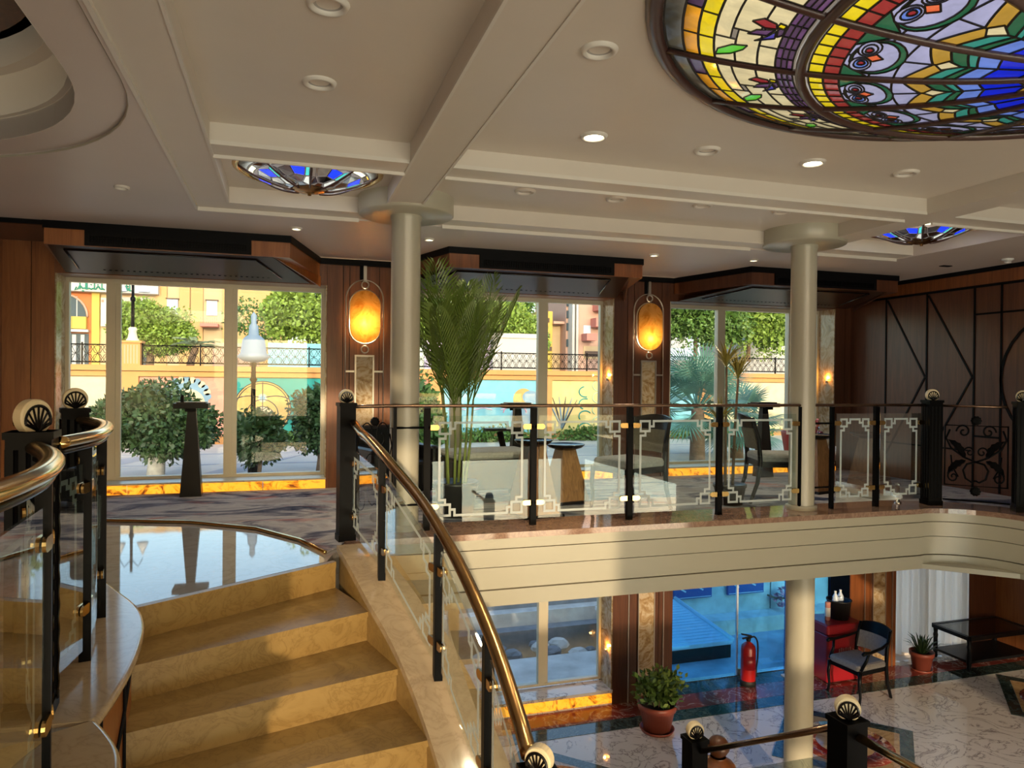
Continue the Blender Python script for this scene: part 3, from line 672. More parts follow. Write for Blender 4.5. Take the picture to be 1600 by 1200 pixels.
def ironpanel(par, A, Bp, z0, z1, leafy=True, R=.0095):
    d = (Bp[0]-A[0], Bp[1]-A[1]); l = math.hypot(*d); d = (d[0]/l, d[1]/l); n = (-d[1], d[0])
    def P(u, v, w=0): return (A[0]+d[0]*u*l+n[0]*w, A[1]+d[1]*u*l+n[1]*w, z0+v*(z1-z0))
    m = MB()
    m.tube([P(0, .0), P(1, .0), P(1, 1), P(0, 1)], R, 6, closed=True)
    for s in (0, 1):
        X = (lambda u: u) if not s else (lambda u: 1-u)
        def Q(u, v, w=0): return P(X(u), v, w)
        m.tube(spiral((.30, .90), .10*.6/l, 1.3, PI, -1, Q), R*.9, 6)
        m.tube([Q(.08, .93), Q(.02, .78), Q(.10, .62), Q(.30, .48), Q(.44, .42), Q(.5, .40)], R, 6)
        m.tube([Q(.5, .40), Q(.36, .36), Q(.30, .26), Q(.34, .12), Q(.44, .06), Q(.5, .09)], R, 6)
        m.tube(spiral((.40, .56), .085*.6/l, 1.3, PI*1.2, -1, Q), R*.8, 6)
        m.tube(spiral((.14, .14), .085*.6/l, 1.4, PI*.5, 1, Q), R*.8, 6)
        m.tube([Q(.22, .14), Q(.12, .32), Q(.10, .50)], R*.8, 6)
    o = m.build('scroll_panel', 'iron', par)
    if leafy:
        for s in (0, 1):
            X = (lambda u: u) if not s else (lambda u: 1-u)
            for (u0, v0, u1, v1) in ((.34, .46, .05, .76), (.34, .42, .04, .18)):
                g = MB(); k = 9; L = []; Rr = []; C = []
                for i in range(k+1):
                    t = i/k; w = .085*math.sin(PI*min(1, t*1.05))**.6*(1 if i % 2 else .72); cu_ = .05*math.sin(PI*t)
                    u = u0+(u1-u0)*t; v = v0+(v1-v0)*t
                    du, dv = v1-v0, -(u1-u0); q = math.hypot(du, dv) or 1; du, dv = du/q, dv/q
                    C.append(P(X(u), v, -.022)); L.append(P(X(u+du*(w+cu_)*.8), v+dv*(w+cu_)*.8, 0)); Rr.append(P(X(u-du*(w-cu_)*.8), v-dv*(w-cu_)*.8, 0))
                g.band(L, C).band(C, Rr).band([(p[0]+n[0]*.012, p[1]+n[1]*.012, p[2]) for p in L], [(p[0]+n[0]*.012, p[1]+n[1]*.012, p[2]) for p in Rr])
                g.build('acanthus_leaf', 'iron', o)
    for v in (1.0+.085, -.085):
        c = P(.5, v); g = MB(); a = math.atan2(d[1], d[0])
        nn = 20; vs = []
        for w, rr in ((-.014, .6), (-.008, 1), (.008, 1), (.014, .6)):
            for k in range(nn):
                q = (.045 if leafy else .034)*rr*(1+.07*math.cos(10*2*PI*k/nn)); vs.append((c[0]+d[0]*q*math.cos(2*PI*k/nn)+n[0]*w, c[1]+d[1]*q*math.cos(2*PI*k/nn)+n[1]*w, c[2]+q*math.sin(2*PI*k/nn)))
        g.add(vs, [tuple(range(nn-1, -1, -1)), tuple(range(3*nn, 4*nn))]+[(j*nn+k, j*nn+(k+1) % nn, (j+1)*nn+(k+1) % nn, (j+1)*nn+k) for j in range(3) for k in range(nn)], False)
        g.build('rosette', 'iron', o)
    return o
# ---- gallery balustrade
gb = thing('gallery_balustrade', 'glass gallery balustrade with etched key frames, black posts and thin bronze handrail', 'railing', (0, 0, 0))
GYR = 5.57
MB().tube([(.44, 5.44, .99), (.75, GYR, .99), (1.2, GYR, .99), (5.5, GYR, .99), (6.0, 5.55, .99)], .014, 8).build('handrail', 'dark_rail', gb)
MB().tube([(6.15, 5.52, .985), (6.35, 5.35, .985), (6.50, 5.10, .985)], .013, 8).build('handrail', 'dark_rail', gb)
MB().tube([(6.62, 4.9, .985), (6.68, 4.4, .985), (6.68, 2.0, .985)], .013, 8).build('handrail', 'dark_rail', gb)
newel(gb, .42, 5.41, .0, 1.02, .115, .15, -PI/2+.12, .055, False)
newel(gb, 6.06, 5.53, .0, 1.04, .135, -.25, -PI/2-.4, .06)
newel(gb, 6.56, 4.99, .0, 1.04, .135, -.6, PI+.5, .06)
PX = [1.05, 1.93, 2.80, 3.68, 4.54, 4.90, 5.42]
for k, x in enumerate(PX):
    w = .05 if k not in (4, 5) else .030
    B((x-w/2, GYR-.018, .016), (x+w/2, GYR+.018, .975)).build('post', 'iron', gb)
B((.80-.012, GYR-.012, .016), (.80+.012, GYR+.012, .975)).build('post', 'iron', gb)
for z in (.82, .22):
    MB().tube([(4.54, GYR, z), (4.90, GYR, z)], .009, 6).build('bracket', 'iron', gb); MB().tube([(.80, GYR, z), (1.05, GYR, z)], .009, 6).build('bracket', 'iron', gb)
for a, b in ((0, 1), (1, 2), (2, 3), (3, 4), (5, 6)):
    xa, xb = PX[a]+.045, PX[b]-.045; gpane(gb, (xa, GYR), (xb, GYR), .07, .91, .07, .91)
    for z in (.20, .82):
        for x in (PX[a]+.052, PX[b]-.052): clip(gb, (x, GYR, z), (1, 0))
gpane(gb, (5.465, GYR), (5.96, GYR), .07, .91, .07, .91)
for z in (.20, .82):
    for x in (5.472, 5.965): clip(gb, (x, GYR, z), (1, 0))
ironpanel(gb, (.50, 5.47), (.78, 5.56), .20, .82, False, .0055)
ironpanel(gb, (6.15, 5.46), (6.49, 5.08), .22, .80)
MB().tube([(6.14, 5.47, .075), (6.5, 5.06, .075)], .008, 6).build('bottom_bar', 'iron', gb)
# ---- stair railing
sr = thing('stair_railing', 'sweeping bronze stair handrail with glass panes and black posts', 'railing', (0, 0, 0))
PL = offset(CI, .15)
def at(i): return PL[max(0, min(len(PL)-1, int(round(i))))]
def near(y): return min(range(len(PL)), key=lambda i: abs(PL[i][1]-y))
rail = [(.47, 5.36, .875)]+[(p[0], p[1], p[2]+.775) for p in PL if p[1] < 5.0 and p[1] > 2.42]
rail.append((.815, 2.36, rail[-1][2]-.03))
rail = smoothpath(rail, 3)
MB().tube(rail, .032, 12, flat=.75).build('handrail', 'bronze_rail', sr)
MB().tube([(p[0], p[1], p[2]-.035) for p in rail], .012, 6).build('rail_core', 'gloss_black', sr)
px = [near(4.45), near(3.62), near(2.95)]
for i in px:
    x, y, z = PL[i]; B((x-.022, y-.022, z-.01), (x+.022, y+.022, z+.74)).build('post', 'iron', sr)
segs = [(.455, 5.30, .03)]+[PL[i] for i in px]+[(.83, 2.40, PL[near(2.40)][2])]
for a, b in zip(segs[:-1], segs[1:]):
    dx, dy = b[0]-a[0], b[1]-a[1]; l = math.hypot(dx, dy); ux, uy = dx/l, dy/l
    A = (a[0]+ux*.045, a[1]+uy*.045); C_ = (b[0]-ux*.045, b[1]-uy*.045)
    ra, rb = a[2]+.07, b[2]+.07
    gpane(sr, A, C_, ra, a[2]+.66, rb, b[2]+.66)
    for f in (.18, .56):
        clip(sr, (a[0]+ux*.05, a[1]+uy*.05, a[2]+f), (ux, uy), 'bronze_rail'); clip(sr, (b[0]-ux*.05, b[1]-uy*.05, b[2]+f), (ux, uy), 'bronze_rail')
newel(sr, .83, 2.30, MID-.0, rail[-1][2]-.02, .115, -.05, -PI/2-.75, .048, False)
# ---- landing railing at the left (S-curve)
lr = thing('landing_railing', 'curved polished brass handrail with glass panes at the left foreground', 'railing', (0, 0, 0))
LA = smoothpath([(-1.08, 4.50, .955), (-.95, 4.25, .955), (-.85, 3.98, .955), (-.775, 3.6, .955), (-.755, 3.3, .955), (-.79, 2.98, .955)], 6)
LB = smoothpath([(-.80, 2.78, .955), (-.70, 2.55, .955), (-.62, 2.28, .955), (-.575, 1.95, .955), (-.60, 1.55, .955), (-.72, 1.15, .955), (-.90, .8, .955)], 6)
for P in (LA, LB):
    MB().tube(P, .033, 14, flat=.7).build('handrail', 'brass', lr); MB().tube(lower(P, .035), .012, 6).build('rail_core', 'gloss_black', lr)
newel(lr, -1.12, 4.54, .0, 1.02, .13, .3, -PI/2+.35, .062)
newel(lr, -.845, 2.90, .0, 1.005, .135, .1, -PI/2+1.0, .062)
lp = [(-.865, 3.98), (-.795, 3.39)]
for x, y in lp: MB().cbox((x, y, .47), (.045, .03, .93), .2).build('post', 'iron', lr)
for a, b in (((-1.07, 4.46), (-.885, 4.04)), ((-.86, 3.93), (-.80, 3.45)), ((-.795, 3.34), (-.83, 2.99)), ((-.83, 2.80), (-.655, 2.36)), ((-.635, 2.26), (-.60, 1.72)), ((-.61, 1.62), (-.80, 1.02))):
    gpane(lr, a, b, .07, .84, .07, .84)
    l = math.hypot(b[0]-a[0], b[1]-a[1]); u = ((b[0]-a[0])/l, (b[1]-a[1])/l)
    for z in (.24, .74): clip(lr, (a[0]+u[0]*.0, a[1]+u[1]*.0, z), u); clip(lr, (b[0], b[1], z), u)
for x, y in ((-.645, 2.31), (-.605, 1.67)): MB().cbox((x, y, .47), (.04, .04, .93), .2).build('post', 'iron', lr)
for s in (-1, 1):      # twisted moulding on the near newel
    MB().tube([(-.845+.072, 2.90-.03*s+.006*math.sin(z*70), z) for z in np.linspace(.05, .95, 60)], .006, 5).build('twisted_moulding', 'gloss_black', lr)
# ---- lower railing at the right foreground
ll = thing('lower_stair_railing', 'dark railing with stone palmette finials of the lower flight at the bottom right', 'railing', (0, 0, 0))
newel(ll, 2.39, 2.60, MID, -.285, .115, .05, -PI/2-.55, .053, False)
newel(ll, 2.29, 3.68, MID-4*H-.01, -.875, .105, .05, -PI/2-.1, .05, False)
MB().tube([(2.385, 2.67, -.36), (2.295, 3.62, -.93)], .016, 8).build('handrail', 'dark_rail', ll)
MB().tube([(2.40, 2.54, -.35), (2.45, 2.2, -.36), (2.49, 1.4, -.36)], .024, 10, flat=.7).build('handrail', 'bronze_rail', ll)
gpane(ll, (2.38, 2.70), (2.30, 3.58), MID+.05, -.50, MID-4*H+.12, -1.05, False)
gpane(ll, (2.41, 2.48), (2.48, 1.5), MID+.06, -.46, MID+.06, -.46, False)
# ================================================================== STAINED GLASS DOMES
def bowl(Rr, sag, zr): return lambda r, a: (r*math.cos(a), r*math.sin(a), zr-sag*(1-(r/Rr)**2))
def inset(pts, d):
    n = len(pts); area = sum(pts[i][0]*pts[(i+1) % n][1]-pts[(i+1) % n][0]*pts[i][1] for i in range(n)); sg = 1 if area > 0 else -1; out = []
    for i in range(n):
        p0, p1, p2 = pts[i-1], pts[i], pts[(i+1) % n]
        a = (p1[0]-p0[0], p1[1]-p0[1]); b = (p2[0]-p1[0], p2[1]-p1[1]); la = math.hypot(*a) or 1; lb = math.hypot(*b) or 1
        n1 = (-a[1]/la*sg, a[0]/la*sg); n2 = (-b[1]/lb*sg, b[0]/lb*sg); k = 1+n1[0]*n2[0]+n1[1]*n2[1]
        k = max(k, .5); out.append((p1[0]+(n1[0]+n2[0])/k*d, p1[1]+(n1[1]+n2[1])/k*d))
    return out
def sub(pts, m=.06):
    out = []
    for i in range(len(pts)):
        a, b = pts[i], pts[(i+1) % len(pts)]; k = max(1, int(math.hypot(a[0]-b[0], a[1]-b[1])/m))
        out += [(a[0]+(b[0]-a[0])*j/k, a[1]+(b[1]-a[1])*j/k) for j in range(k)]
    return out
def big_dome():
    t = thing('stained_glass_dome', 'large round stained glass dome hanging in the ceiling at the top right', 'ceiling dome', (2.82, 1.70, 0))
    RR, SAG, ZR = 1.68, .333, CEIL
    f = bowl(RR, SAG, ZR); dA = math.radians(22.5); off = math.radians(6.4)
    # motif in plan metres inside one sector: x = tangential (r*da), y = radius
    def T(w, r): return (w, r)                    # w in -.5..+.5 of the sector width, r metres
    pcs = []
    def pane(c, pts, lay=0, ld=.004): pcs.append((c, pts, lay, ld))
    def rect(c, w0, w1, r0, r1, lay=0): pane(c, [(w0, r0), (w1, r0), (w1, r1), (w0, r1)], lay)
    e = .465
    rect('clear', -e, e, 1.575, 1.645)
    rect('amber', -e, -.15, 1.515, 1.572); rect('amber', -.15, .18, 1.515, 1.572); rect('violet', .18, e, 1.515, 1.572)
    for k in range(3): rect('yellow', -e+k*.31, -e+(k+1)*.31, 1.455, 1.512)
    for w0, w1, r0, r1 in ((-e, -.1, 1.375, 1.452), (-.1, e, 1.395, 1.452), (-e, .05, 1.29, 1.373), (.05, e, 1.30, 1.393), (-e, -.12, 1.222, 1.288), (-.12, .2, 1.222, 1.288), (.2, e, 1.222, 1.298)): rect('cream', w0, w1, r0, r1)
    for i in range(3):
        for j in range(5): rect('violet' if (i+j) % 3 else 'purple', -e+j*.186, -e+(j+1)*.186, 1.158+i*.021, 1.158+(i+1)*.021)
    pane('green', [(-.40, 1.45), (-.30, 1.44), (-.19, 1.385), (-.16, 1.33), (-.24, 1.345), (-.34, 1.39)], 1)
    for c, pts in (('purple', [(.02, 1.34), (.10, 1.315), (.16, 1.255), (.05, 1.275)]), ('indigo', [(-.06, 1.31), (.03, 1.275), (.14, 1.25), (.03, 1.245)]), ('maroon', [(.20, 1.34), (.27, 1.305), (.24, 1.26), (.17, 1.252), (.15, 1.29)]), ('violet', [(.06, 1.24), (.17, 1.248), (.22, 1.226), (.10, 1.224)]), ('yellow', [(.20, 1.255), (.26, 1.25), (.25, 1.226), (.19, 1.23)])): pane(c, pts, 1)
    # inner field
    def ell(cx, cy, a, b, n=14, a0=0): return [(cx+a*math.cos(a0+2*PI*k/n), cy+b*math.sin(a0+2*PI*k/n)) for k in range(n)]
    def vee(c, o_e, o_c, i_c, i_e, c2=None):
        pane(c, [(-e, o_e), (0, o_c), (0, i_c), (-e, i_e)]); pane(c2 or c, [(e, o_e), (0, o_c), (0, i_c), (e, i_e)])
    for k in range(5): rect('yellow', -e+k*.186, -e+(k+1)*.186, 1.045, 1.098)
    for k in range(5): rect('red', -e+k*.186, -e+(k+1)*.186, .987, 1.043)
    rect('lav', -e, 0, .885, .985); rect('lav', 0, e, .885, .985); rect('lav', -e, 0, .80, .883); rect('lav', 0, e, .80, .883)
    pane('dgreen', [(-e, .985), (-.20, .985), (-.42, .90), (-e, .89)], 1); pane('dgreen', [(e, .985), (.20, .985), (.42, .90), (e, .89)], 1)
    pane('dgreen', ell(0, .885, .385, .090, 20), 1); pane('lav', ell(0, .893, .335, .074, 20), 2)
    for s_ in (-1, 1):
        pane('lav', ell(s_*.17, .930, .155, .036), 3); pane('sky' if s_ < 0 else 'lav', ell(s_*.155, .928, .105, .024), 4); pane('maroon', ell(s_*.14, .928, .05, .013, 10), 5)
    pane('coral', [(0, .925), (.085, .895), (0, .865), (-.085, .895)], 4)
    vee('lav', .798, .798, .70, .77); vee('ochre', .768, .698, .632, .70); vee('teal', .698, .63, .582, .64, 'dgreen'); vee('dgreen', .638, .58, .556, .60, 'teal')
    pane('cream', [(0, .69), (.14, .66), (0, .605), (-.14, .66)], 1)
    vee('sky', .598, .554, .49, .52); vee('blue', .518, .488, .36, .40); vee('ochre', .398, .358, .315, .35); vee('red', .348, .313, .20, .20); vee('blue', .198, .198, .10, .10)
    MATS = {}
    from mathutils.geometry import delaunay_2d_cdt
    V2, F2 = [], []
    for c, pts, lay, d in pcs:
        q = [(p[0]*p[1], p[1]) for p in sub([(w*dA, r) for w, r in pts], .045)]
        if sum(q[i-1][0]*q[i][1]-q[i][0]*q[i-1][1] for i in range(len(q))) < 0: q.reverse()
        F2.append(list(range(len(V2), len(V2)+len(q)))); V2 += [Vector(p) for p in q]
    vo, eo, fo, _, _, of = delaunay_2d_cdt(V2, [], F2, 1, 1e-5)
    own = [max((i for i in o), key=lambda i: (pcs[i][2], i)) if o else None for o in of]
    def P3(i, dz=0):
        p = vo[i]; x, y, z = f(p[1], p[0]/p[1]); return (x, y, z+dz)
    by = {}; ed = {}
    for t_, o in zip(fo, own):
        if o is None: continue
        by.setdefault(o, []).append(t_)
        for a_, b_ in ((t_[0], t_[1]), (t_[1], t_[2]), (t_[2], t_[0])): ed.setdefault((min(a_, b_), max(a_, b_)), []).append(o)
    leadm = MB(); panes = []
    for (a_, b_), os in ed.items():
        if len(os) == 2 and os[0] == os[1]: continue
        leadm.tube([P3(a_, -.003), P3(b_, -.003)], .0042, 3)
    for o, tris in by.items():
        ids = sorted({i for t_ in tris for i in t_}); mp = {i: k for k, i in enumerate(ids)}
        panes.append((pcs[o][0], MB().add([P3(i) for i in ids], [tuple(mp[i] for i in t_) for t_ in tris], True)))
    vis = [k for k in range(16) if 62 < ((math.degrees(off+k*dA+dA/2)) % 360) < 172]
    first = {}
    lead0 = None
    for k in range(16):
        a = off+k*dA+dA/2
        if k in vis:
            for i, (c, m) in enumerate(panes):
                if i not in first: o = m.build('glass_piece', 'glass_'+c, t); first[i] = o
                else: o = first[i].copy(); COL.objects.link(o); o.parent = t
                o.rotation_euler = (0, 0, a)
        else:
            me = None
            mm = MB(); idx = []; names = []
            for c, m in panes:
                if c not in names: names.append(c)
                mm.add(m.v, m.f); idx += [names.index(c)]*len(m.f)
            if 'rest' not in MATS:
                o = mm.build('glass_field', 'glass_'+names[0], t)
                for c in names[1:]: o.data.materials.append(MT['glass_'+c])
                o.data.polygons.foreach_set('material_index', idx); MATS['rest'] = o
            else: o = MATS['rest'].copy(); COL.objects.link(o); o.parent = t
            o.rotation_euler = (0, 0, a); o['kind'] = 'stuff'
        if lead0 is None: lead0 = leadm.build('lead_came', 'lead', t); o = lead0
        else: o = lead0.copy(); COL.objects.link(o); o.parent = t
        o.rotation_euler = (0, 0, a); o['kind'] = 'stuff'
        # rib
        o = MB().tube([(x, y, z-.006) for x, y, z in (f(r, off+k*dA) for r in np.linspace(.08, 1.67, 14))], .017, 6, flat=.8).build('rib', 'dome_frame', t)
    for r, w in ((1.128, .022), (.10, .03)): MB().tube([(p[0], p[1], p[2]-.006) for p in (f(r, a) for a in np.linspace(0, 2*PI, 65)[:-1])], w, 6, closed=True).build('ring_rib', 'dome_frame', t)
    MB().lathe((0, 0, 0), [(1.65, ZR+.0), (1.65, ZR-.022), (1.665, ZR-.032), (1.695, ZR-.028), (1.715, ZR-.01), (1.718, ZR+.01)], 72).build('rim', 'dome_frame', t)
    MB().lathe((0, 0, 0), [(.001, ZR-SAG-.05), (.03, ZR-SAG-.045), (.04, ZR-SAG-.02), (.10, ZR-SAG-.005)], 20).build('boss', 'brass', t)
    lamp('dome_light', 'AREA', (0, 0, ZR-.02), 8, (1, .95, .86), 3.1, t)
    return t
big_dome()
def small_dome(x, y, label):
    t = thing('small_glass_dome', label, 'ceiling dome', (x, y, 0), 0, 'small stained glass domes')
    RR, SAG, ZR = .48, .15, CEIL+.012; f = bowl(RR, SAG, ZR); n = 8
    def pane(c, pts, a):
        q = sub([(w*2*PI/n*r, r) for w, r in pts], .05); qi = inset(q, .0035)
        MB().add([f(p[1], a+p[0]/p[1]) for p in qi], [tuple(range(len(qi)))]).build('glass_piece', 'glass_'+c, t)
        A = [f(p[1], a+p[0]/p[1]) for p in q]; Bq = [f(p[1], a+p[0]/p[1]) for p in qi]; L.add([(p[0], p[1], p[2]-.002) for p in A+Bq], [(i, (i+1) % len(q), len(q)+(i+1) % len(q), len(q)+i) for i in range(len(q))])
    L = MB(); e = .47
    for k in range(n):
        a = 2*PI*(k+.5)/n
        pane('sky', [(-.36, .335), (0, .36), (0, .27), (-.30, .25)], a); pane('blue', [(.36, .335), (0, .36), (0, .27), (.30, .25)], a)
        pane('blue', [(-.30, .247), (0, .267), (.30, .247), (.12, .18), (-.12, .18)], a)
        pane('teal', [(-e, .36), (-.37, .338), (-.31, .247), (-e, .25)], a); pane('teal', [(e, .36), (.37, .338), (.31, .247), (e, .25)], a)
        pane('cream', [(-e, .363), (0, .364), (0, .40), (-e, .40)], a); pane('cream', [(e, .363), (0, .364), (0, .40), (e, .40)], a)
        pane('clear', [(-e, .404), (e, .404), (e, .465), (-e, .465)], a); pane('ochre', [(-e, .246), (-.33, .246), (-.14, .176), (-e, .13)], a); pane('clear', [(e, .246), (.33, .246), (.14, .176), (e, .13)], a); pane('amber', [(-.14, .174), (.14, .174), (.3, .12), (-.3, .12)], a)
        MB().tube([(p[0], p[1], p[2]-.004) for p in (f(r, 2*PI*k/n) for r in np.linspace(.10, .475, 8))], .008, 6).build('rib', 'dome_frame', t)
    L.build('lead_came', 'lead', t)['kind'] = 'stuff'
    MB().lathe((0, 0, 0), [(.455, ZR), (.458, ZR-.022), (.475, ZR-.03), (.50, ZR-.014), (.505, ZR)], 48).build('rim', 'brass', t)
    MB().lathe((0, 0, 0), [(.001, ZR-SAG-.032), (.012, ZR-SAG-.03), (.014, ZR-SAG-.018), (.05, ZR-SAG-.012), (.11, ZR-SAG+.004), (.125, ZR-SAG+.014)], 24).build('boss', 'bronze_rail', t)
    lamp('dome_light', 'AREA', (0, 0, ZR-.02), 2.0, (.9, .95, 1), .8, t)
small_dome(.14, 5.155, 'small stained glass dome in the coffer before the left column')
small_dome(5.50, 5.155, 'small stained glass dome in the coffer right of the far column')

# ================================================================== DOWNLIGHTS AND CEILING FITTINGS
def downlight(x, y, z, lit, label, r=.058):
    t = thing('downlight', label, 'downlight', (x, y, z), 0, 'recessed ceiling downlights')
    MB().lathe((0, 0, 0), [(r*.74, .004), (r*.80, -.016), (r*1.0, -.016), (r*1.10, 0)], 28).build('trim_ring', 'downlight_trim', t)
    MB().lathe((0, 0, 0), [(.0005, -.002 if lit else .004), (r*.76, -.003 if lit else -.001)], 20).build('lens', 'lens_lit' if lit else 'lens_off', t)
    if lit: lamp('downlight_beam', 'SPOT', (0, 0, -.02), lit, (1, .80, .52), .04, t, 120)
P_ = SOF-.012
for x, y, z, l, s in [(.14, 2.83, CEIL, 0, 'unlit downlight in the narrow coffer, at the top edge of the picture'), (.14, 3.59, CEIL, 0, 'unlit downlight in the narrow coffer, just before the cross beam'),
        (1.27, 2.85, CEIL, 0, 'unlit downlight left of the large stained glass dome'), (1.69, 3.86, CEIL, 30, 'lit downlight left of the row before the cross beam'), (2.45, 3.87, CEIL, 0, 'unlit downlight between the two lit ones under the large dome'),
        (3.22, 3.86, CEIL, 30, 'lit downlight under the right side of the large dome'), (3.97, 3.85, CEIL, 0, 'unlit downlight nearest to the right ceiling beam'),
        (1.70, 5.15, CEIL, 0, 'unlit downlight in the long shallow coffer, nearest the left column'), (2.44, 5.13, CEIL, 0, 'second unlit downlight from the left column in the long coffer'), (3.18, 5.08, CEIL, 0, 'third unlit downlight from the left column in the long coffer'), (3.91, 5.05, CEIL, 0, 'fourth unlit downlight, nearest the far column in the long coffer'),
        (-1.08, 5.48, P_, 0, 'small unlit downlight in the soffit below the round ceiling recess'), (.07, 6.48, P_, 26, 'lit downlight in the soffit above the left air grille'), (1.24, 6.56, P_, 26, 'lit downlight in the soffit just right of the left column'), (3.56, 6.58, P_, 26, 'lit downlight in the soffit right of the middle air grille'), (4.68, 6.49, P_, 26, 'lit downlight in the soffit just left of the far column')]:
    downlight(x, y, z, l, s, .074 if z == CEIL else .045)
t = thing('smoke_detector', 'white smoke detector on the soffit at the far right', 'detector', (7.05, 5.55, P_))
MB().lathe((0, 0, 0), [(.055, 0), (.055, -.012), (.035, -.02), (.03, -.04), (.001, -.045)], 20).build('detector_body', 'white_plastic', t); MB().lathe((0, 0, 0), [(.036, -.021), (.038, -.026), (.033, -.03)], 20).build('sensor_ring', 'lens_off', t)
tag(MB().cbox((6.85, 6.1, P_-.004), (.12, .06, .008)).cbox((6.85, 6.1, P_-.009), (.10, .008, .004)).build('ceiling_vent', 'black_trim'), 'small dark vent plate on the soffit near the smoke detector', 'vent')

# ================================================================== AIR HOODS ABOVE THE WINDOWS
def hood(x0, x1, xb0, xb1, wm, label, yf=6.87):
    t = thing('air_hood', label, 'air vent', (0, 0, 0), 0, 'veneered air hoods over the windows')
    z0, z1 = 2.29, SOF-.075
    plan = [(x0, yf), (x1, yf), (xb1, 8.01), (xb0, 8.01)]
    MB().prism(plan, z0, z1).build('hood_box', wm, t)
    MB().prism([(x0-.01, yf-.012), (x1+.01, yf-.012), (xb1+.02, 8.015), (xb0-.02, 8.015)], z1, SOF-.012).build('cornice', 'black_trim', t)
    g0, g1 = x0+.30, x1-.33
    g = MB(); g.box((g0, yf-.015, z0+.005), (g1, yf-.001, z0+.03)).box((g0, yf-.015, z1-.045), (g1, yf-.001, z1)).box((g0, yf-.015, z0+.03), (g0+.04, yf-.001, z1-.045)).box((g1-.04, yf-.015, z0+.03), (g1, yf-.001, z1-.045)); g.build('grille_frame', 'black_trim', t)
    B((g0+.03, yf-.004, z0+.02), (g1-.03, yf-.0005, z1-.04)).build('grille_backing', 'black_trim', t)
    n = 58; mm = MB()
    for k in range(n):
        x = g0+.045+(g1-g0-.09)*k/(n-1); mm.box((x-.003, yf-.012, z0+.03), (x+.003, yf-.001, z1-.045))
    for k in range(3): z = z0+.05+k*.025; mm.box((g0+.04, yf-.009, z), (g1-.04, yf-.002, z+.004))
    mm.build('grille_slats', 'iron', t)['kind'] = 'stuff'
    # sloped glossy canopy below
    a0, a1 = x0+.02, x1-.15; zb = 2.205
    top = [(a0, yf+.02, z0-.002), (a1, yf+.02, z0-.002), (xb1-.10, 8.0, zb), (xb0+.06, 8.0, zb)]
    MB().add(top+[(p[0], p[1], p[2]+.012) for p in top], [(0, 1, 2, 3), (7, 6, 5, 4), (0, 4, 5, 1), (1, 5, 6, 2), (2, 6, 7, 3), (3, 7, 4, 0)]).build('canopy', 'hood_metal', t)
    def C(u, v, dz=0): 
        p = [top[0][i]+(top[1][i]-top[0][i])*u for i in range(3)]; q = [top[3][i]+(top[2][i]-top[3][i])*u for i in range(3)]
        return tuple(p[i]+(q[i]-p[i])*v+(dz if i == 2 else 0) for i in range(3))
    fr_ = MB()
    for P in ([C(.06, .10, -.006), C(.06, .80, -.006)], [C(.90, .10, -.006), C(.90, .80, -.006)], [C(.06, .10, -.006), C(.90, .10, -.006)]): fr_.tube(P, .008, 6)
    fr_.build('canopy_moulding', 'gloss_black', t)
    hm = MB()
    for k in range(30): hm.cyl(C(.16+.68*k/29, .82, .0), C(.16+.68*k/29, .82, -.004), .011, n=8)
    hm.build('vent_holes', 'black_trim', t)['kind'] = 'stuff'
    MB().add([(x1-.14, yf+.02, z0), (xb1, 8.0, z0), (xb1, 8.0, zb-.03), (x1-.13, yf+.02, z0-.002), (xb1+.012, 8.0, z0), (xb1+.012, 8.0, zb-.03)], [(0, 1, 2), (5, 4, 3), (0, 2, 5, 3)]).build('end_gusset', wm, t)
    return t
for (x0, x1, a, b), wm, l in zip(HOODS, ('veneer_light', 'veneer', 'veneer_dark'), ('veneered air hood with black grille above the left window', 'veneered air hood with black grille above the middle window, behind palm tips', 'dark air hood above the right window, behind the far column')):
    hood(x0, x1, a, b, wm, l)

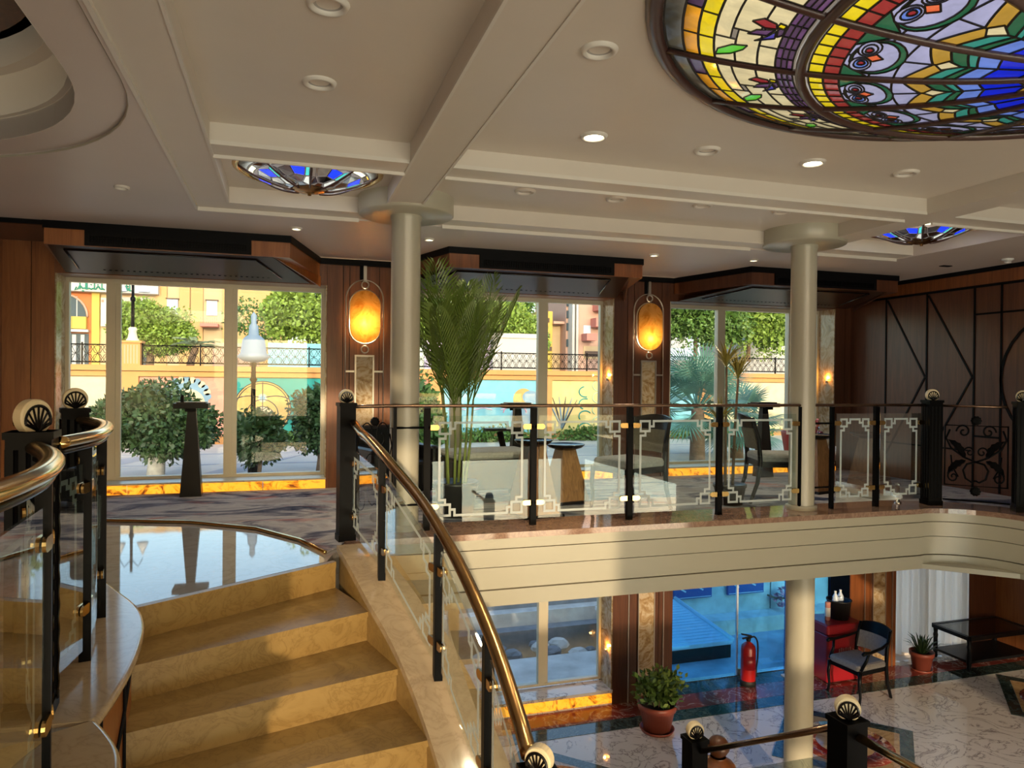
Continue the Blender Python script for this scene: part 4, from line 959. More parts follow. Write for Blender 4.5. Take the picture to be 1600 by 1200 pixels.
# ================================================================== SCONCES
def sconce(x, label, e, zb):
    t = thing('wall_sconce', label, 'wall lamp', (x, WY, 0), 0, 'onyx wall sconces')
    def stadium(w, z0, z1, n=14):
        r = w/2; return [(r*math.cos(a), z1-r+r*math.sin(a)) for a in np.linspace(0, PI, n)]+[(r*math.cos(a), z0+r+r*math.sin(a)) for a in np.linspace(PI, 2*PI, n)]
    y = -.035
    MB().tube([(u, y+.01, v) for u, v in stadium(.34, 1.575, 2.165)], .010, 6, closed=True).build('plate_frame', 'nickel', t)
    pl = [(u, v) for u, v in stadium(.325, 1.583, 2.158)]; k = len(pl)
    MB().add([(u, -.075, v) for u, v in pl]+[(u, -.062, v) for u, v in pl], [tuple(range(k)), tuple(range(2*k-1, k-1, -1))]+[(i, (i+1) % k, k+(i+1) % k, k+i) for i in range(k)]).build('onyx_plate', 'onyx_lamp', t)
    top = [(.205*math.cos(a), 2.06+.215*math.sin(a)) for a in np.linspace(0, PI, 18)]
    MB().tube([(.205, y+.02, .02)]+[(u, y+.02, v) for u, v in top]+[(-.205, y+.02, .02)], .006, 6).build('outer_frame', 'nickel', t)
    MB().tube([(u*.95, y+.02, v) for u, v in [(.205, 1.75)]+top+[(-.205, 1.75)]], .004, 6).build('inner_frame', 'nickel', t)
    for z in (2.22, 1.515): MB().tube([(.038*math.cos(a), y-.004, z+.038*math.sin(a)) for a in np.linspace(0, 2*PI, 17)[:-1]], .0095, 6, closed=True).build('ring', 'nickel', t)
    B((-.017, -.04, 2.26), (.017, -.012, 2.43)).build('hanger_bar', 'nickel', t)
    B((-.055, -.012, 2.26), (.055-.06, -.001, 2.43)).build('back_strip', 'black_trim', t)
    z0, z1 = .42, 1.455
    for a, b in (((-.105, z0), (-.088, z1)), ((.088, z0), (.105, z1)), ((-.088, z1-.02), (.088, z1)), ((-.088, z0), (.088, z0+.02))): B((a[0], -.035, a[1]), (b[0], -.005, b[1])).build('plaque_frame', 'nickel', t)
    B((-.087, -.026, z0+.02), (.087, -.008, z1-.02)).build('onyx_plaque', 'onyx_plain', t)
    for s in (-1, 1): B((s*.107, -.03, 1.265), (s*.20, -.018, 1.285)).build('cross_bar', 'nickel', t)
    MB().lathe((0, -.004, zb), [(.001, -.003), (.03, -.003), (.03, 0.003)], 12, axis='Y').build('bulb_holder', 'nickel', t)
    lamp('sconce_bulb', 'POINT', (0, -.036, zb), e, (1, .74, .38), .022, t)
    return t
sconce(.81, 'glowing oval onyx sconce left of the near column', 5.0, 1.80)
sconce(4.27, 'oval onyx sconce glowing in its lower half, between middle and right windows', 4.0, 1.72)
# ================================================================== FURNITURE AND PLANTS
def rbox(m, c, d, r=.02, n=3):
    """box with rounded vertical edges and softened top"""
    x, y, z = c; a, b, h = d[0]/2, d[1]/2, d[2]
    def ringp(e):
        out = []
        for sx, sy, a0 in ((1, 1, 0), (-1, 1, 90), (-1, -1, 180), (1, -1, 270)):
            for k in range(n+1):
                t = math.radians(a0+90*k/n); out.append((x+sx*(a-r)+(r-e)*math.cos(t), y+sy*(b-r)+(r-e)*math.sin(t)))
        return out
    P = []
    lv = [(z, r*.4), (z+r*.4, 0), (z+h-r*.6, 0), (z+h-r*.2, r*.25), (z+h, r*.8)]
    k = 4*(n+1)
    for zz_, e in lv: P += [(*p, zz_) for p in ringp(e)]
    return m.add(P, [tuple(range(k-1, -1, -1)), tuple((len(lv)-1)*k+i for i in range(k))]+[(j*k+i, j*k+(i+1) % k, (j+1)*k+(i+1) % k, (j+1)*k+i) for j in range(len(lv)-1) for i in range(k)], False)
def chair(label, loc, rz, arms=False, fab='fabric_grey'):
    t = thing('armchair' if arms else 'dining_chair', label, 'chair', loc, rz, None if arms else 'gallery chairs')
    for s in (-1, 1):
        MB().tube([(.23, s*.23, .40), (.245, s*.235, .25), (.225, s*.235, .10), (.25, s*.24, 0)], [.024, .021, .016, .017], 8).build('leg', 'chair_black', t)
        MB().tube([(-.33, s*.225, 0), (-.26, s*.225, .20), (-.235, s*.225, .42), (-.25, s*.225, .62), (-.31, s*.215, .84)], [.018, .021, .024, .022, .018], 8).build('leg', 'chair_black', t)
    m = MB(); m.box((-.23, -.225, .355), (.235, -.195, .42)).box((-.23, .195, .355), (.235, .225, .42)).box((.20, -.2, .355), (.235, .2, .42)).box((-.245, -.2, .355), (-.21, .2, .42)); m.build('seat_rail', 'chair_black', t)
    rbox(MB(), (0, 0, .40), (.50, .47, .085), .05).build('seat', fab, t)
    yy = np.linspace(-.215, .215, 9); cv = lambda y: -.045*(1-(y/.215)**2)
    def bk(z): return -.245-.08*max(0, z-.55)/.3
    A = [(bk(.74)+cv(y), y, .735) for y in yy]; T_ = [(bk(.86)+cv(y)-.01, y, .84+.035*(1-(y/.215)**2)) for y in yy]
    m = MB()
    for dx in (-.012, .016): m.band([(p[0]+dx, p[1], p[2]) for p in A], [(p[0]+dx, p[1], p[2]) for p in T_])
    m.band([(p[0]-.012, p[1], p[2]) for p in T_], [(p[0]+.016, p[1], p[2]) for p in T_]); m.band([(p[0]-.012, p[1], p[2]) for p in A], [(p[0]+.016, p[1], p[2]) for p in A]); m.build('crest_rail', 'chair_black', t)
    A = [(bk(.52)+cv(y), y*.92, .53) for y in yy]; T_ = [(bk(.735)+cv(y), y*.92, .735) for y in yy]
    m = MB()
    for dx in (-.010, .022): m.band([(p[0]+dx, p[1], p[2]) for p in A], [(p[0]+dx, p[1], p[2]) for p in T_])
    for s in (0, -1): m.add([(A[s][0]-.01, *A[s][1:]), (A[s][0]+.022, *A[s][1:]), (T_[s][0]+.022, *T_[s][1:]), (T_[s][0]-.01, *T_[s][1:])], [(0, 1, 2, 3)])
    m.band([(p[0]-.010, p[1], p[2]) for p in A], [(p[0]+.022, p[1], p[2]) for p in A]); m.build('back_upholstery', fab if arms else 'fabric_beige', t)
    if arms:
        for s in (-1, 1):
            MB().tube([(-.265, s*.225, .70), (-.12, s*.255, .665), (.10, s*.27, .645), (.20, s*.27, .65), (.235, s*.27, .635)], [.016, .018, .02, .026, .02], 8).build('arm', 'chair_black', t)
            MB().tube([(.12, s*.268, .645), (.14, s*.25, .55), (.22, s*.232, .42)], [.017, .018, .022], 8).build('arm_support', 'chair_black', t)
    return t
chair('black framed chair with beige back turned left behind the glass, left of the far column', (3.02, 6.02, .012), PI+.35)
chair('black framed chair facing right behind the far column on the gallery', (4.72, 6.12, .012), -.35)
chair('black armchair with grey velvet seat standing on the lobby floor', (6.96, 7.41, FL), PI+.12, True)
# side tables
def side_table(label, x, y, h, r, wb=.34, wt=.15):
    t = thing('side_table', label, 'table', (x, y, .012), .2, 'gallery side tables')
    MB().frus((0, 0, .025), (wb, wb), (wt, wt), h-.075).build('pyramid_base', 'table_wood', t)
    MB().frus((0, 0, 0), (wb+.07, wb+.07), (wb+.06, wb+.06), .025).build('foot_plate', 'chair_black', t)
    MB().lathe((0, 0, 0), [(.001, h-.06), (r*.45, h-.055), (r*.85, h-.03), (r, h-.004), (r*.985, h+.003), (r*.93, h-.004), (r*.5, h-.012), (.001, h-.014)], 32).build('dish_top', 'gloss_black', t)
    return t
side_table('side table with black dish top, in line with the second balustrade post', 2.08, 6.0, .66, .17)
side_table('lower side table with black dish top, before the middle window', 2.62, 6.6, .56, .19)
side_table('side table with wooden pyramid base nearest the right wall', 5.90, 6.15, .66, .20)
side_table('side table carrying a pink flower, behind the chair beside the far column', 5.55, 6.55, .62, .19)
t = thing('flower_glass', 'pink flowers in a small glass on a gallery side table', 'flowers', (5.55, 6.55, .634))
MB().lathe((0, 0, 0), [(.001, 0), (.03, 0), (.028, .012), (.034, .08), (.036, .08)], 14).build('glass_vase', 'table_glass', t)
for k in range(7):
    a = k*2*PI/7; q = (.03*math.cos(a), .03*math.sin(a), .12+.02*(k % 3)); MB().tube([(0, 0, .01), q], .002, 4).ball(q, .016, 7, 5).build('flower', 'mural_rose' if k % 2 else 'red_paint', t)
# red tub chair behind
t = thing('tub_seat', 'small red upholstered tub seat behind the side table at the right', 'chair', (5.80, 7.08, .012))
MB().lathe((0, 0, 0), [(.001, .12), (.15, .12), (.20, .40), (.19, .42), (.001, .42)], 24).build('seat', 'red_box', t)
MB().lathe((0, 0, 0), [(.20, .40), (.235, .60), (.225, .62), (.19, .60), (.185, .42)], 24, -.5, 3.4).build('backrest', 'red_box', t)
MB().lathe((0, 0, 0), [(.13, 0), (.13, .12)], 18).build('foot', 'chair_black', t)
# reading stands by the windows
def stand(label, x, y, rz, extra=False, h=.93):
    t = thing('menu_stand', label, 'stand', (x, y, .012), rz, 'tapered black stands at the windows')
    MB().frus((0, 0, 0), (.20, .16), (.075, .07), h-.06).build('tapered_leg', 'chair_black', t)
    MB().cbox((0, 0, h-.03), (.32, .22, .05)).build('tray', 'chair_black', t)
    MB().cbox((0, 0, h+.001), (.27, .17, .012)).build('tray_inlay', 'gloss_black', t)
    MB().cbox((0, -.115, h-.07), (.10, .012, .03)).build('front_hook', 'iron', t)
    if extra: MB().tube([(.10, 0, .20), (.20, 0, .62)], .035, 4).cbox((.22, 0, .64), (.30, .12, .03)).build('side_shelf', 'chair_black', t)
    return t
t = stand('tapered black stand silhouetted before the left window', -.90, 7.82, 0)
MB().cbox((-.09, 0, .962), (.03, .03, .055)).ball((-.09, 0, .995), .014, 8, 6).build('small_knob', 'black_trim', t)
stand('tapered black stand with slanted side shelf before the middle window', 2.44, 7.6, PI, True)
stand('tapered black stand before the blue green fan palm outside', 5.74, 7.72, 0)
# ottoman / bench beside the palm
t = thing('upholstered_bench', 'low grey upholstered bench beside the tall palm', 'bench', (1.92, 6.95, .012), .1)
rbox(MB(), (0, 0, .12), (.85, .55, .30), .05).build('bench_body', 'fabric_dark', t); rbox(MB(), (0, 0, .42), (.87, .57, .07), .05).build('bench_cushion', 'fabric_grey', t)
for sx in (-1, 1):
    for sy in (-1, 1): MB().frus((sx*.36, sy*.22, 0), (.04, .04), (.06, .06), .12).build('leg', 'chair_black', t)
t = thing('club_chair', 'dark club chair half hidden behind the near column', 'chair', (1.02, 7.12, .012), .3)
rbox(MB(), (0, 0, .10), (.62, .60, .30), .06).build('seat', 'chair_black', t); rbox(MB(), (-.02, .27, .10), (.60, .14, .62), .06).build('backrest', 'chair_black', t)
for s in (-1, 1): rbox(MB(), (s*.30, -.02, .10), (.11, .56, .44), .05).build('arm', 'chair_black', t)
for sx in (-1, 1):
    for sy in (-1, 1): MB().frus((sx*.25, sy*.22, 0), (.04, .04), (.05, .05), .11).build('leg', 'chair_black', t)
# chrome stub on the ledge
t = thing('floor_stub', 'short chrome stub post on the granite ledge', 'stanchion', (5.78, 5.66, .016))
MB().lathe((0, 0, 0), [(.035, 0), (.035, .012), (.018, .02), (.018, .17), (.026, .175), (.026, .20), (.001, .205)], 16).build('stub_post', 'chrome', t)
MB().lathe((0, 0, 0), [(.0185, .06), (.021, .065), (.021, .085), (.0185, .09)], 16).build('collar', 'gloss_black', t)
# ---- plants
def frond(m, base, dirv, L, droop, nl, ll, w, up=Vector((0, 0, 1)), fold=.55, tip=.35):
    """pinnate palm leaf: arched midrib plus leaflets"""
    d = Vector(dirv).normalized(); side = d.cross(up)
    if side.length < 1e-3: side = Vector((1, 0, 0))
    side.normalize(); P = []
    for k in range(nl+1):
        t = k/nl; P.append(Vector(base)+d*L*t-up*droop*L*t*t)
    m.tube(P[::3]+[P[-1]], .006, 4)
    for k in range(2, nl+1):
        t = k/nl; q = P[k]; tg = (P[k]-P[k-1]).normalized(); nrm = side.cross(tg).normalized()
        l = ll*(math.sin(PI*min(1, t*.85+.12))**.6)
        for s in (-1, 1):
            dd = (tg*(1.25+.4*t)+side*s*.85+nrm*fold*.35).normalized(); tipp = q+dd*l-up*l*.22*random.uniform(.3, 1.2)
            midp = q+dd*l*.5+nrm*.01; wv = tg*w*.5
            m.add([q-wv*.3, midp-wv, tipp, midp+wv, q+wv*.3], [(0, 1, 2, 3, 4)])
t = thing('potted_palm', 'tall potted areca palm between the near column and the middle window', 'potted plant', (1.42, 6.15, .012))
MB().lathe((0, 0, 0), [(.001, .0), (.15, 0), (.19, .26), (.205, .28), (.20, .30), (.18, .29), (.001, .27)], 24).build('pot', 'pot_black', t)
random.seed(3)
for k in range(7):
    a = 2*PI*k/7+random.uniform(-.3, .3); r = .08
    b = (r*math.cos(a), r*math.sin(a), .27); q = (b[0]*1.8, b[1]*1.8, random.uniform(.85, 1.15))
    MB().tube([b, ((b[0]+q[0])/2+.01, (b[1]+q[1])/2, .65), q], [.013, .011, .008], 6).build('stem', 'stem_green', t)
    for j in range(3):
        m = MB(); a2 = a+random.uniform(-.9, .9); sp_ = random.choice((.12, .22, .36, .46)); frond(m, q, (math.cos(a2)*sp_-.02, math.sin(a2)*sp_*.8, 1), random.uniform(.95, 1.28)-sp_*.35, random.uniform(-.02, .10), 24, .46, .030)
        m.build('frond', 'leaf_palm', t)
t = thing('dracaena', 'slim potted dracaena with two leafy canes behind the balustrade', 'potted plant', (4.12, 6.05, .012))
MB().lathe((0, 0, 0), [(.001, 0), (.12, 0), (.15, .17), (.16, .17), (.16, .20), (.14, .19), (.001, .17)], 20).build('pot', 'pot_black', t)
for (dx, dy, h, n, bx) in ((-.05, 0, 1.62, 26, .0), (.06, .04, 1.48, 26, .05), (-.06, .05, .95, 16, -.02)):
    MB().tube([(dx, dy, .17), (dx+bx*.4, dy, h*.5), (dx+bx, dy, h*.82)], [.016, .013, .011], 7).build('cane', 'bark', t)
    m = MB()
    for k in range(n):
        a = k*2.4; el = random.uniform(.5, 1.35); l = random.uniform(.22, .34); b = Vector((dx+bx, dy, h*.82+.012*(k % 6)))
        d = Vector((math.cos(a)*math.cos(el), math.sin(a)*math.cos(el), math.sin(el))); s = d.cross(Vector((0, 0, 1))).normalized()*.012; e = b+d*l-Vector((0, 0, l*.12))
        m.add([b-s*.5, b+d*l*.5-s, e, b+d*l*.5+s, b+s*.5], [(0, 1, 2, 3, 4)])
    m.build('leaf_crown', 'leaf_yellow', t)
def leaves(m, c, rad, n, size, seed, shell=.55, up=.0):
    rng = np.random.default_rng(seed); v = rng.normal(size=(n, 3)); v /= np.linalg.norm(v, axis=1)[:, None]
    rr = shell+(1-shell)*rng.random(n)**.6; lump = 1+.14*np.sin(v[:, 0]*5+seed)+.12*np.sin(v[:, 2]*6+2*seed)+.08*np.sin(v[:, 1]*9)
    P = v*rr[:, None]*lump[:, None]*np.array(rad)+np.array(c)
    d = rng.normal(size=(n, 3))+v*.6; d[:, 2] += up; d /= np.linalg.norm(d, axis=1)[:, None]
    s = np.cross(d, rng.normal(size=(n, 3))); s /= np.linalg.norm(s, axis=1)[:, None]
    L = size*(.7+.6*rng.random(n))[:, None]
    A = P; Bq = P+d*L*.5+s*L*.28; C = P+d*L; D = P+d*L*.5-s*L*.28
    V = np.stack([A, Bq, C, D], 1).reshape(-1, 3); o = len(m.v); m.v += [tuple(p) for p in V.tolist()]
    m.f += [(o+4*i, o+4*i+1, o+4*i+2, o+4*i+3) for i in range(n)]; m.sm += [False]*n
    return m
def flowerpot(t, r, h, mt='terracotta', saucer=True):
    MB().lathe((0, 0, 0), [(.001, .02), (r*.70, .02), (r*.92, h*.78), (r, h*.78), (r*1.03, h), (r*.96, h), (r*.9, h*.86), (.001, h*.84)], 28).build('pot', mt, t)
    if saucer: MB().lathe((0, 0, 0), [(.001, 0), (r*.82, 0), (r*.92, .035), (r*.88, .035), (r*.78, .012), (.001, .012)], 28).build('saucer', mt, t)
    MB().lathe((0, 0, 0), [(.001, h*.86), (r*.9, h*.86)], 20).build('soil', 'soil', t)
t = thing('potted_shrub', 'leafy shrub in a terracotta pot beside the blue glass door', 'potted plant', (4.05, 7.30, FL))
flowerpot(t, .215, .32)
for k in range(7): a = k*.9; MB().tube([(.05*math.cos(a), .05*math.sin(a), .26), (.13*math.cos(a), .13*math.sin(a), .50)], .006, 5).build('stem', 'bark', t)
leaves(MB(), (0, 0, .47), (.23, .23, .17), 700, .075, 5, .2, .4).build('foliage', 'leaf_mid', t); leaves(MB(), (.10, -.02, .52), (.20, .2, .17), 260, .07, 9, .3, .5).build('foliage', 'leaf_lime', t)
t = thing('potted_lily', 'small strap-leaved plant in a terracotta pot before the white curtain', 'potted plant', (8.42, 7.80, FL))
flowerpot(t, .155, .27)
m = MB()
for k in range(46):
    a = k*2.39; el = random.uniform(.6, 1.4); l = random.uniform(.24, .42); b = Vector((.04*math.cos(a), .04*math.sin(a), .24)); d = Vector((math.cos(a)*math.cos(el), math.sin(a)*math.cos(el), math.sin(el))); s = d.cross(Vector((0, 0, 1))).normalized()*.010
    p1 = b+d*l*.6; p2 = b+d*l-Vector((0, 0, l*.25)); m.add([b-s, p1-s, p2, p1+s, b+s], [(0, 1, 2, 3, 4)])
m.build('leaves', 'leaf_dark', t)
# ---- lobby: extinguisher, red chest, bucket, bottles, coffee table, curtain
t = thing('fire_extinguisher', 'red fire extinguisher standing inside the blue glass door', 'extinguisher', (5.80, 8.06, FL+.004))
MB().lathe((0, 0, 0), [(.001, .05), (.094, .05), (.095, .06), (.095, .47), (.085, .515), (.05, .55), (.025, .565), (.025, .59)], 28).build('cylinder', 'red_paint', t)
MB().lathe((0, 0, 0), [(.001, 0), (.10, 0), (.10, .065), (.095, .07)], 28).build('foot_ring', 'rubber', t)
MB().lathe((0, 0, 0), [(.028, .575), (.032, .60), (.028, .62), (.001, .625)], 14).build('valve', 'rubber', t)
MB().cbox((-.03, 0, .655), (.15, .026, .018), 0, 0, .25).cbox((-.03, 0, .62), (.12, .024, .016), 0, 0, -.12).build('handle', 'rubber', t)
MB().tube(smoothpath([(.02, 0, .61), (.09, 0, .62), (.14, 0, .54), (.145, 0, .35), (.125, 0, .20), (.118, 0, .10)], 5), .011, 8).build('hose', 'rubber', t)
MB().tube([(.12, 0, .22), (.115, 0, .09)], [.014, .020], 8).build('nozzle', 'rubber', t)
MB().lathe((0, 0, 0), [(.0955, .22), (.0965, .22), (.0965, .40), (.0955, .40)], 24, PI+.6, 2*PI-.6).build('label_plate', 'red_box', t)
t = thing('red_chest', 'red cooler chest behind the black armchair', 'chest', (7.08, 7.98, FL+.004))
rbox(MB(), (0, 0, .02), (.56, .44, .62), .03).build('body', 'red_box', t); rbox(MB(), (0, 0, .65), (.59, .47, .13), .03).build('lid', 'red_box', t)
for sx in (-1, 1):
    for sy in (-1, 1): MB().cyl((sx*.23, sy*.17, 0), (sx*.23, sy*.17, .03), .03, n=10).build('foot', 'rubber', t)
MB().lathe((-.22, -.226, .33), [(.001, -.008), (.022, -.008), (.03, -.002), (.03, .004)], 14, axis='Y').build('drain_cap', 'nickel', t)
m = MB()
for k in range(6): m.box((-.10+k*.035, -.2235, .40), (-.082+k*.035, -.219, .455+.01*(k % 2)))
for k in range(3): m.cbox((.14+k*.045, -.222, .425), (.04, .004, .012), 0, 0, .7)
m.build('lettering', 'pink_paint', t)
t = thing('black_bucket', 'black bucket standing on the red chest', 'bucket', (7.17, 7.98, FL+.785))
MB().lathe((0, 0, 0), [(.001, 0), (.125, 0), (.155, .24), (.165, .24), (.165, .255), (.148, .25), (.12, .015), (.001, .012)], 26).build('pail', 'pot_black', t)
MB().tube([(.16*math.cos(a), .0, .24+.05*math.sin(a)) for a in np.linspace(0, PI, 13)], .004, 5).build('bail', 'iron', t)
for k, (dx, dy) in enumerate(((-.06, .0), (.05, .03))):
    b = thing('water_bottle', ['clear water bottle at the left in the black bucket', 'clear water bottle at the right in the black bucket'][k], 'bottle', (7.17+dx, 7.98+dy, FL+.80), 0, 'bottles in the bucket')
    MB().lathe((0, 0, 0), [(.001, 0), (.04, 0), (.042, .22), (.04, .27), (.015, .32), (.014, .335)], 16).build('bottle_body', 'bottle_plastic', b); MB().lathe((0, 0, 0), [(.016, .335), (.016, .355), (.001, .356)], 12).build('cap', 'white_plastic', b)
t = thing('snack_tube', 'pink tube of snacks standing on the red chest', 'tube', (6.96, 7.95, FL+.785))
MB().lathe((0, 0, 0), [(.001, 0), (.035, 0), (.035, .22), (.036, .225), (.036, .24), (.001, .242)], 16).build('tube_body', 'pink_paint', t); MB().lathe((0, 0, 0), [(.0355, .05), (.0357, .06), (.0357, .16), (.0355, .17)], 16).build('tube_label', 'white_plastic', t)
t = thing('coffee_table', 'black coffee table with glass top and lower shelf', 'table', (9.60, 7.86, FL+.004))
LX, LY, HT = 1.18, .58, .48
m = MB()
for s in (-1, 1): m.box((-LX/2, s*LY/2-.03, HT-.05), (LX/2, s*LY/2+.03, HT)).box((s*LX/2-.03, -LY/2, HT-.05), (s*LX/2+.03, LY/2, HT))
m.build('top_frame', 'chair_black', t); B((-LX/2+.03, -LY/2+.03, HT-.012), (LX/2-.03, LY/2-.03, HT-.004)).build('glass_top', 'table_glass', t)
for sx in (-1, 1):
    for sy in (-1, 1): MB().lathe((sx*(LX/2-.02), sy*(LY/2-.02), 0), [(.02, 0), (.032, .03), (.026, .06), (.033, .10), (.028, .28), (.034, .33), (.026, .36), (.034, HT-.05)], 12).build('leg', 'chair_black', t)
B((-LX/2+.01, -LY/2+.01, .10), (LX/2-.01, LY/2-.01, .135)).build('lower_shelf', 'chair_black', t)
t = thing('sheer_curtain', 'white sheer curtain hanging in folds at the lobby window', 'curtain', (9.0, 8.255, FL))
xs = np.linspace(-.80, .80, 190); m = MB()
for s, (x0, x1) in enumerate(((-.80, -.02), (.02, .80))):
    xx = np.linspace(x0, x1, 90); A = [(x, .045*math.sin(x*40)+.014*math.sin(x*101+1), .06) for x in xx]; T_ = [(x*.99, .038*math.sin(x*40)+.010*math.sin(x*101+1), 2.22) for x in xx]; m = MB().band(A, T_).build('curtain_panel', 'curtain', t)
MB().tube([(-.84, 0, 2.225), (.84, 0, 2.225)], .012, 8).build('curtain_rod', 'nickel', t)
# small tray on the floor by the door
t = thing('floor_mat', 'flat grey tray with a black shoe brush at the door', 'mat', (6.62, 8.12, FL+.004))
B((-.20, -.08, 0), (.20, .08, .014)).build('tray', 'bright_metal', t); rbox(MB(), (.08, 0, .014), (.2, .08, .05), .025).build('brush', 'rubber', t)
# carved pedestal figure near the lower newel
t = thing('carved_pedestal', 'carved dark wooden pedestal with a ball head beyond the lower railing', 'pedestal', (2.90, 4.36, FL))
MB().lathe((0, 0, 0), [(.14, 0), (.14, .06), (.11, .09), (.10, .5), (.085, .9), (.095, 1.18), (.12, 1.24), (.105, 1.28)], 24).build('shaft', 'veneer_dark', t)
MB().lathe((0, 0, 0), [(.105, 1.275), (.12, 1.29), (.105, 1.31), (.06, 1.335), (.055, 1.35)], 20).build('neck_ring', 'veneer', t)
MB().ball((0, 0, 1.42), .075, 18, 12).build('ball_head', 'veneer_dark', t); MB().lathe((0, 0, 1.42), [(.0755, -.02), (.078, -.012), (.078, .004), (.0755, .012)], 20).build('head_band', 'veneer_dark', t)
# ================================================================== OUTSIDE: the quay, promenade and town
GZ = -.80
def out(o, label, cat, group=None): return tag(o, label, cat, group)
# river behind the camera and round the ship
struct(B((-160, -200, -4.3), (160, -5.2, -4.0)).build('river_water', 'river'), 'river water')
struct(B((-160, 10.9, -4.25), (160, 12.2, -3.95)).build('river_water', 'river'))
# quay platform next to the ship
q = struct(B((-30, 8.75, -3.5), (40, 10.9, -3.25)).build('ground_quay', 'concrete'), 'concrete quay platform beside the ship')
sp = sroot('ground_quay_steps'); sp['label'] = 'stone steps leading from the quay up to the promenade'
for k in range(11): B((-20, 12.0+k*.24, -3.9), (6.4, 12.0+(k+1)*.24+.02, -3.45+(k+1)*.2409)).build('stone_step', 'stone_steps' if k % 2 else 'step_dark', sp)
random.seed(11)
for k in range(26):
    x = random.uniform(1.5, 6.2); y = random.uniform(10.8, 12.0); r = random.uniform(.06, .13)
    m = MB(); m.ball((0, 0, 0), r, 7, 5, (1.2, .9, .6)); m.v = [(p[0]*random.uniform(.8, 1.15), p[1]*random.uniform(.8, 1.15), p[2]) for p in m.v]; m.sm = [False]*len(m.f)
    o = m.build('rubble_stone', 'stone_steps' if k % 2 else 'step_dark', None, (x, y, -3.42)); o.scale = (1.3, 1.3, 1.5); tag(o, 'pale rubble stone at the foot of the quay steps', 'stone', 'rubble stones at the quay')
qw = sroot('wall_quay'); qw['label'] = 'rough concrete quay wall right of the steps'
for k in range(6): B((6.4+k*3.2, 12.6, -4.0), (6.4+(k+1)*3.2-.03, 14.65, GZ)).build('concrete_block', 'concrete', qw)
B((6.4, 12.2, -4.0), (26, 12.62, -3.48)).build('rock_toe', 'stone_steps', qw)
# gangway
t = thing('gangway', 'metal gangway ramp seen through the blue door', 'gangway', (0, 0, 0))
G_ = [(5.25, 10.0, -2.97), (6.9, 10.0, -2.97), (6.98, 11.95, -2.88), (5.35, 11.95, -2.88)]
MB().add(G_+[(p[0], p[1], p[2]-.06) for p in G_], [(0, 1, 2, 3), (7, 6, 5, 4), (0, 4, 5, 1), (1, 5, 6, 2), (2, 6, 7, 3), (3, 7, 4, 0)]).build('ramp_deck', 'bright_metal', t)
MB().tube([(6.9, 10.0, -2.95), (6.98, 11.95, -2.86)], .035, 6).build('ramp_edge', 'bright_metal', t); B((5.25, 10.02, -3.25), (6.88, 10.8, -3.04)).build('ramp_foot', 'rubber', t)
for k in range(16): B((5.3, 10.08+k*.115, -2.968+k*.0053), (6.86, 10.10+k*.115, -2.958+k*.0053)).build('tread_bar', 'bright_metal', t)
for k in range(2):
    x = 7.72+k*1.22; o = thing('quay_sign', ['blue sign board on the quay wall, left one', 'blue sign board on the quay wall, right one'][k], 'sign', (x, 12.55, -2.95), 0, 'blue boards on the quay wall')
    B((-.42, -.03, -.15), (.42, .03, .15)).build('board', 'deck_blue', o); MB().cbox((-.22, -.034, .02), (.12, .005, .03), 0, 0, .5).cbox((.18, -.034, .03), (.10, .005, .03), 0, 0, .5).build('marks', 'white_plastic', o); B((-.40, -.036, -.13), (.40, -.031, -.12)).build('line', 'bright_metal', o)
t = thing('mooring_plant', 'withered red flower clump hanging from the quay wall', 'plant', (9.75, 12.38, -3.22))
leaves(MB(), (0, 0, 0), (.22, .15, .18), 120, .10, 4, .2).build('blossoms', 'mural_rose', t); MB().tube([(-.4, 0, .1), (-.2, 0, .02), (0, 0, 0)], .02, 5).build('stem', 'bark', t)
# blue panel outside the right window and doors
tag(MB().box((6.98, 8.78, -3.25), (7.32, 8.85, 2.3)).box((6.98, 8.75, -3.25), (7.03, 8.78, 2.3)).box((7.27, 8.75, -3.25), (7.32, 8.78, 2.3)).build('boarding_panel', 'deck_blue'), 'tall blue panel standing outside the right window', 'panel')
# promenade
struct(B((-60, 14.6, -1.6), (70, 23.2, GZ)).build('ground_promenade', 'paving'), 'pale paved promenade')
pv = sroot('ground_bands'); pv['label'] = 'grey bands on the promenade ground'
for k in range(9): MB().prism([(-9+k*3.4, 14.65), (-8.3+k*3.4, 14.65), (-5.4+k*3.4, 22.0), (-6.1+k*3.4, 22.0)], GZ, GZ+.006).build('ground_band', 'band_grey', pv)  # flat grey strips laid slantwise over the promenade
for y in (15.4, 17.6, 20.0): B((-20, y, GZ), (40, y+.18, GZ+.008)).build('ground_band', 'band_grey', pv)
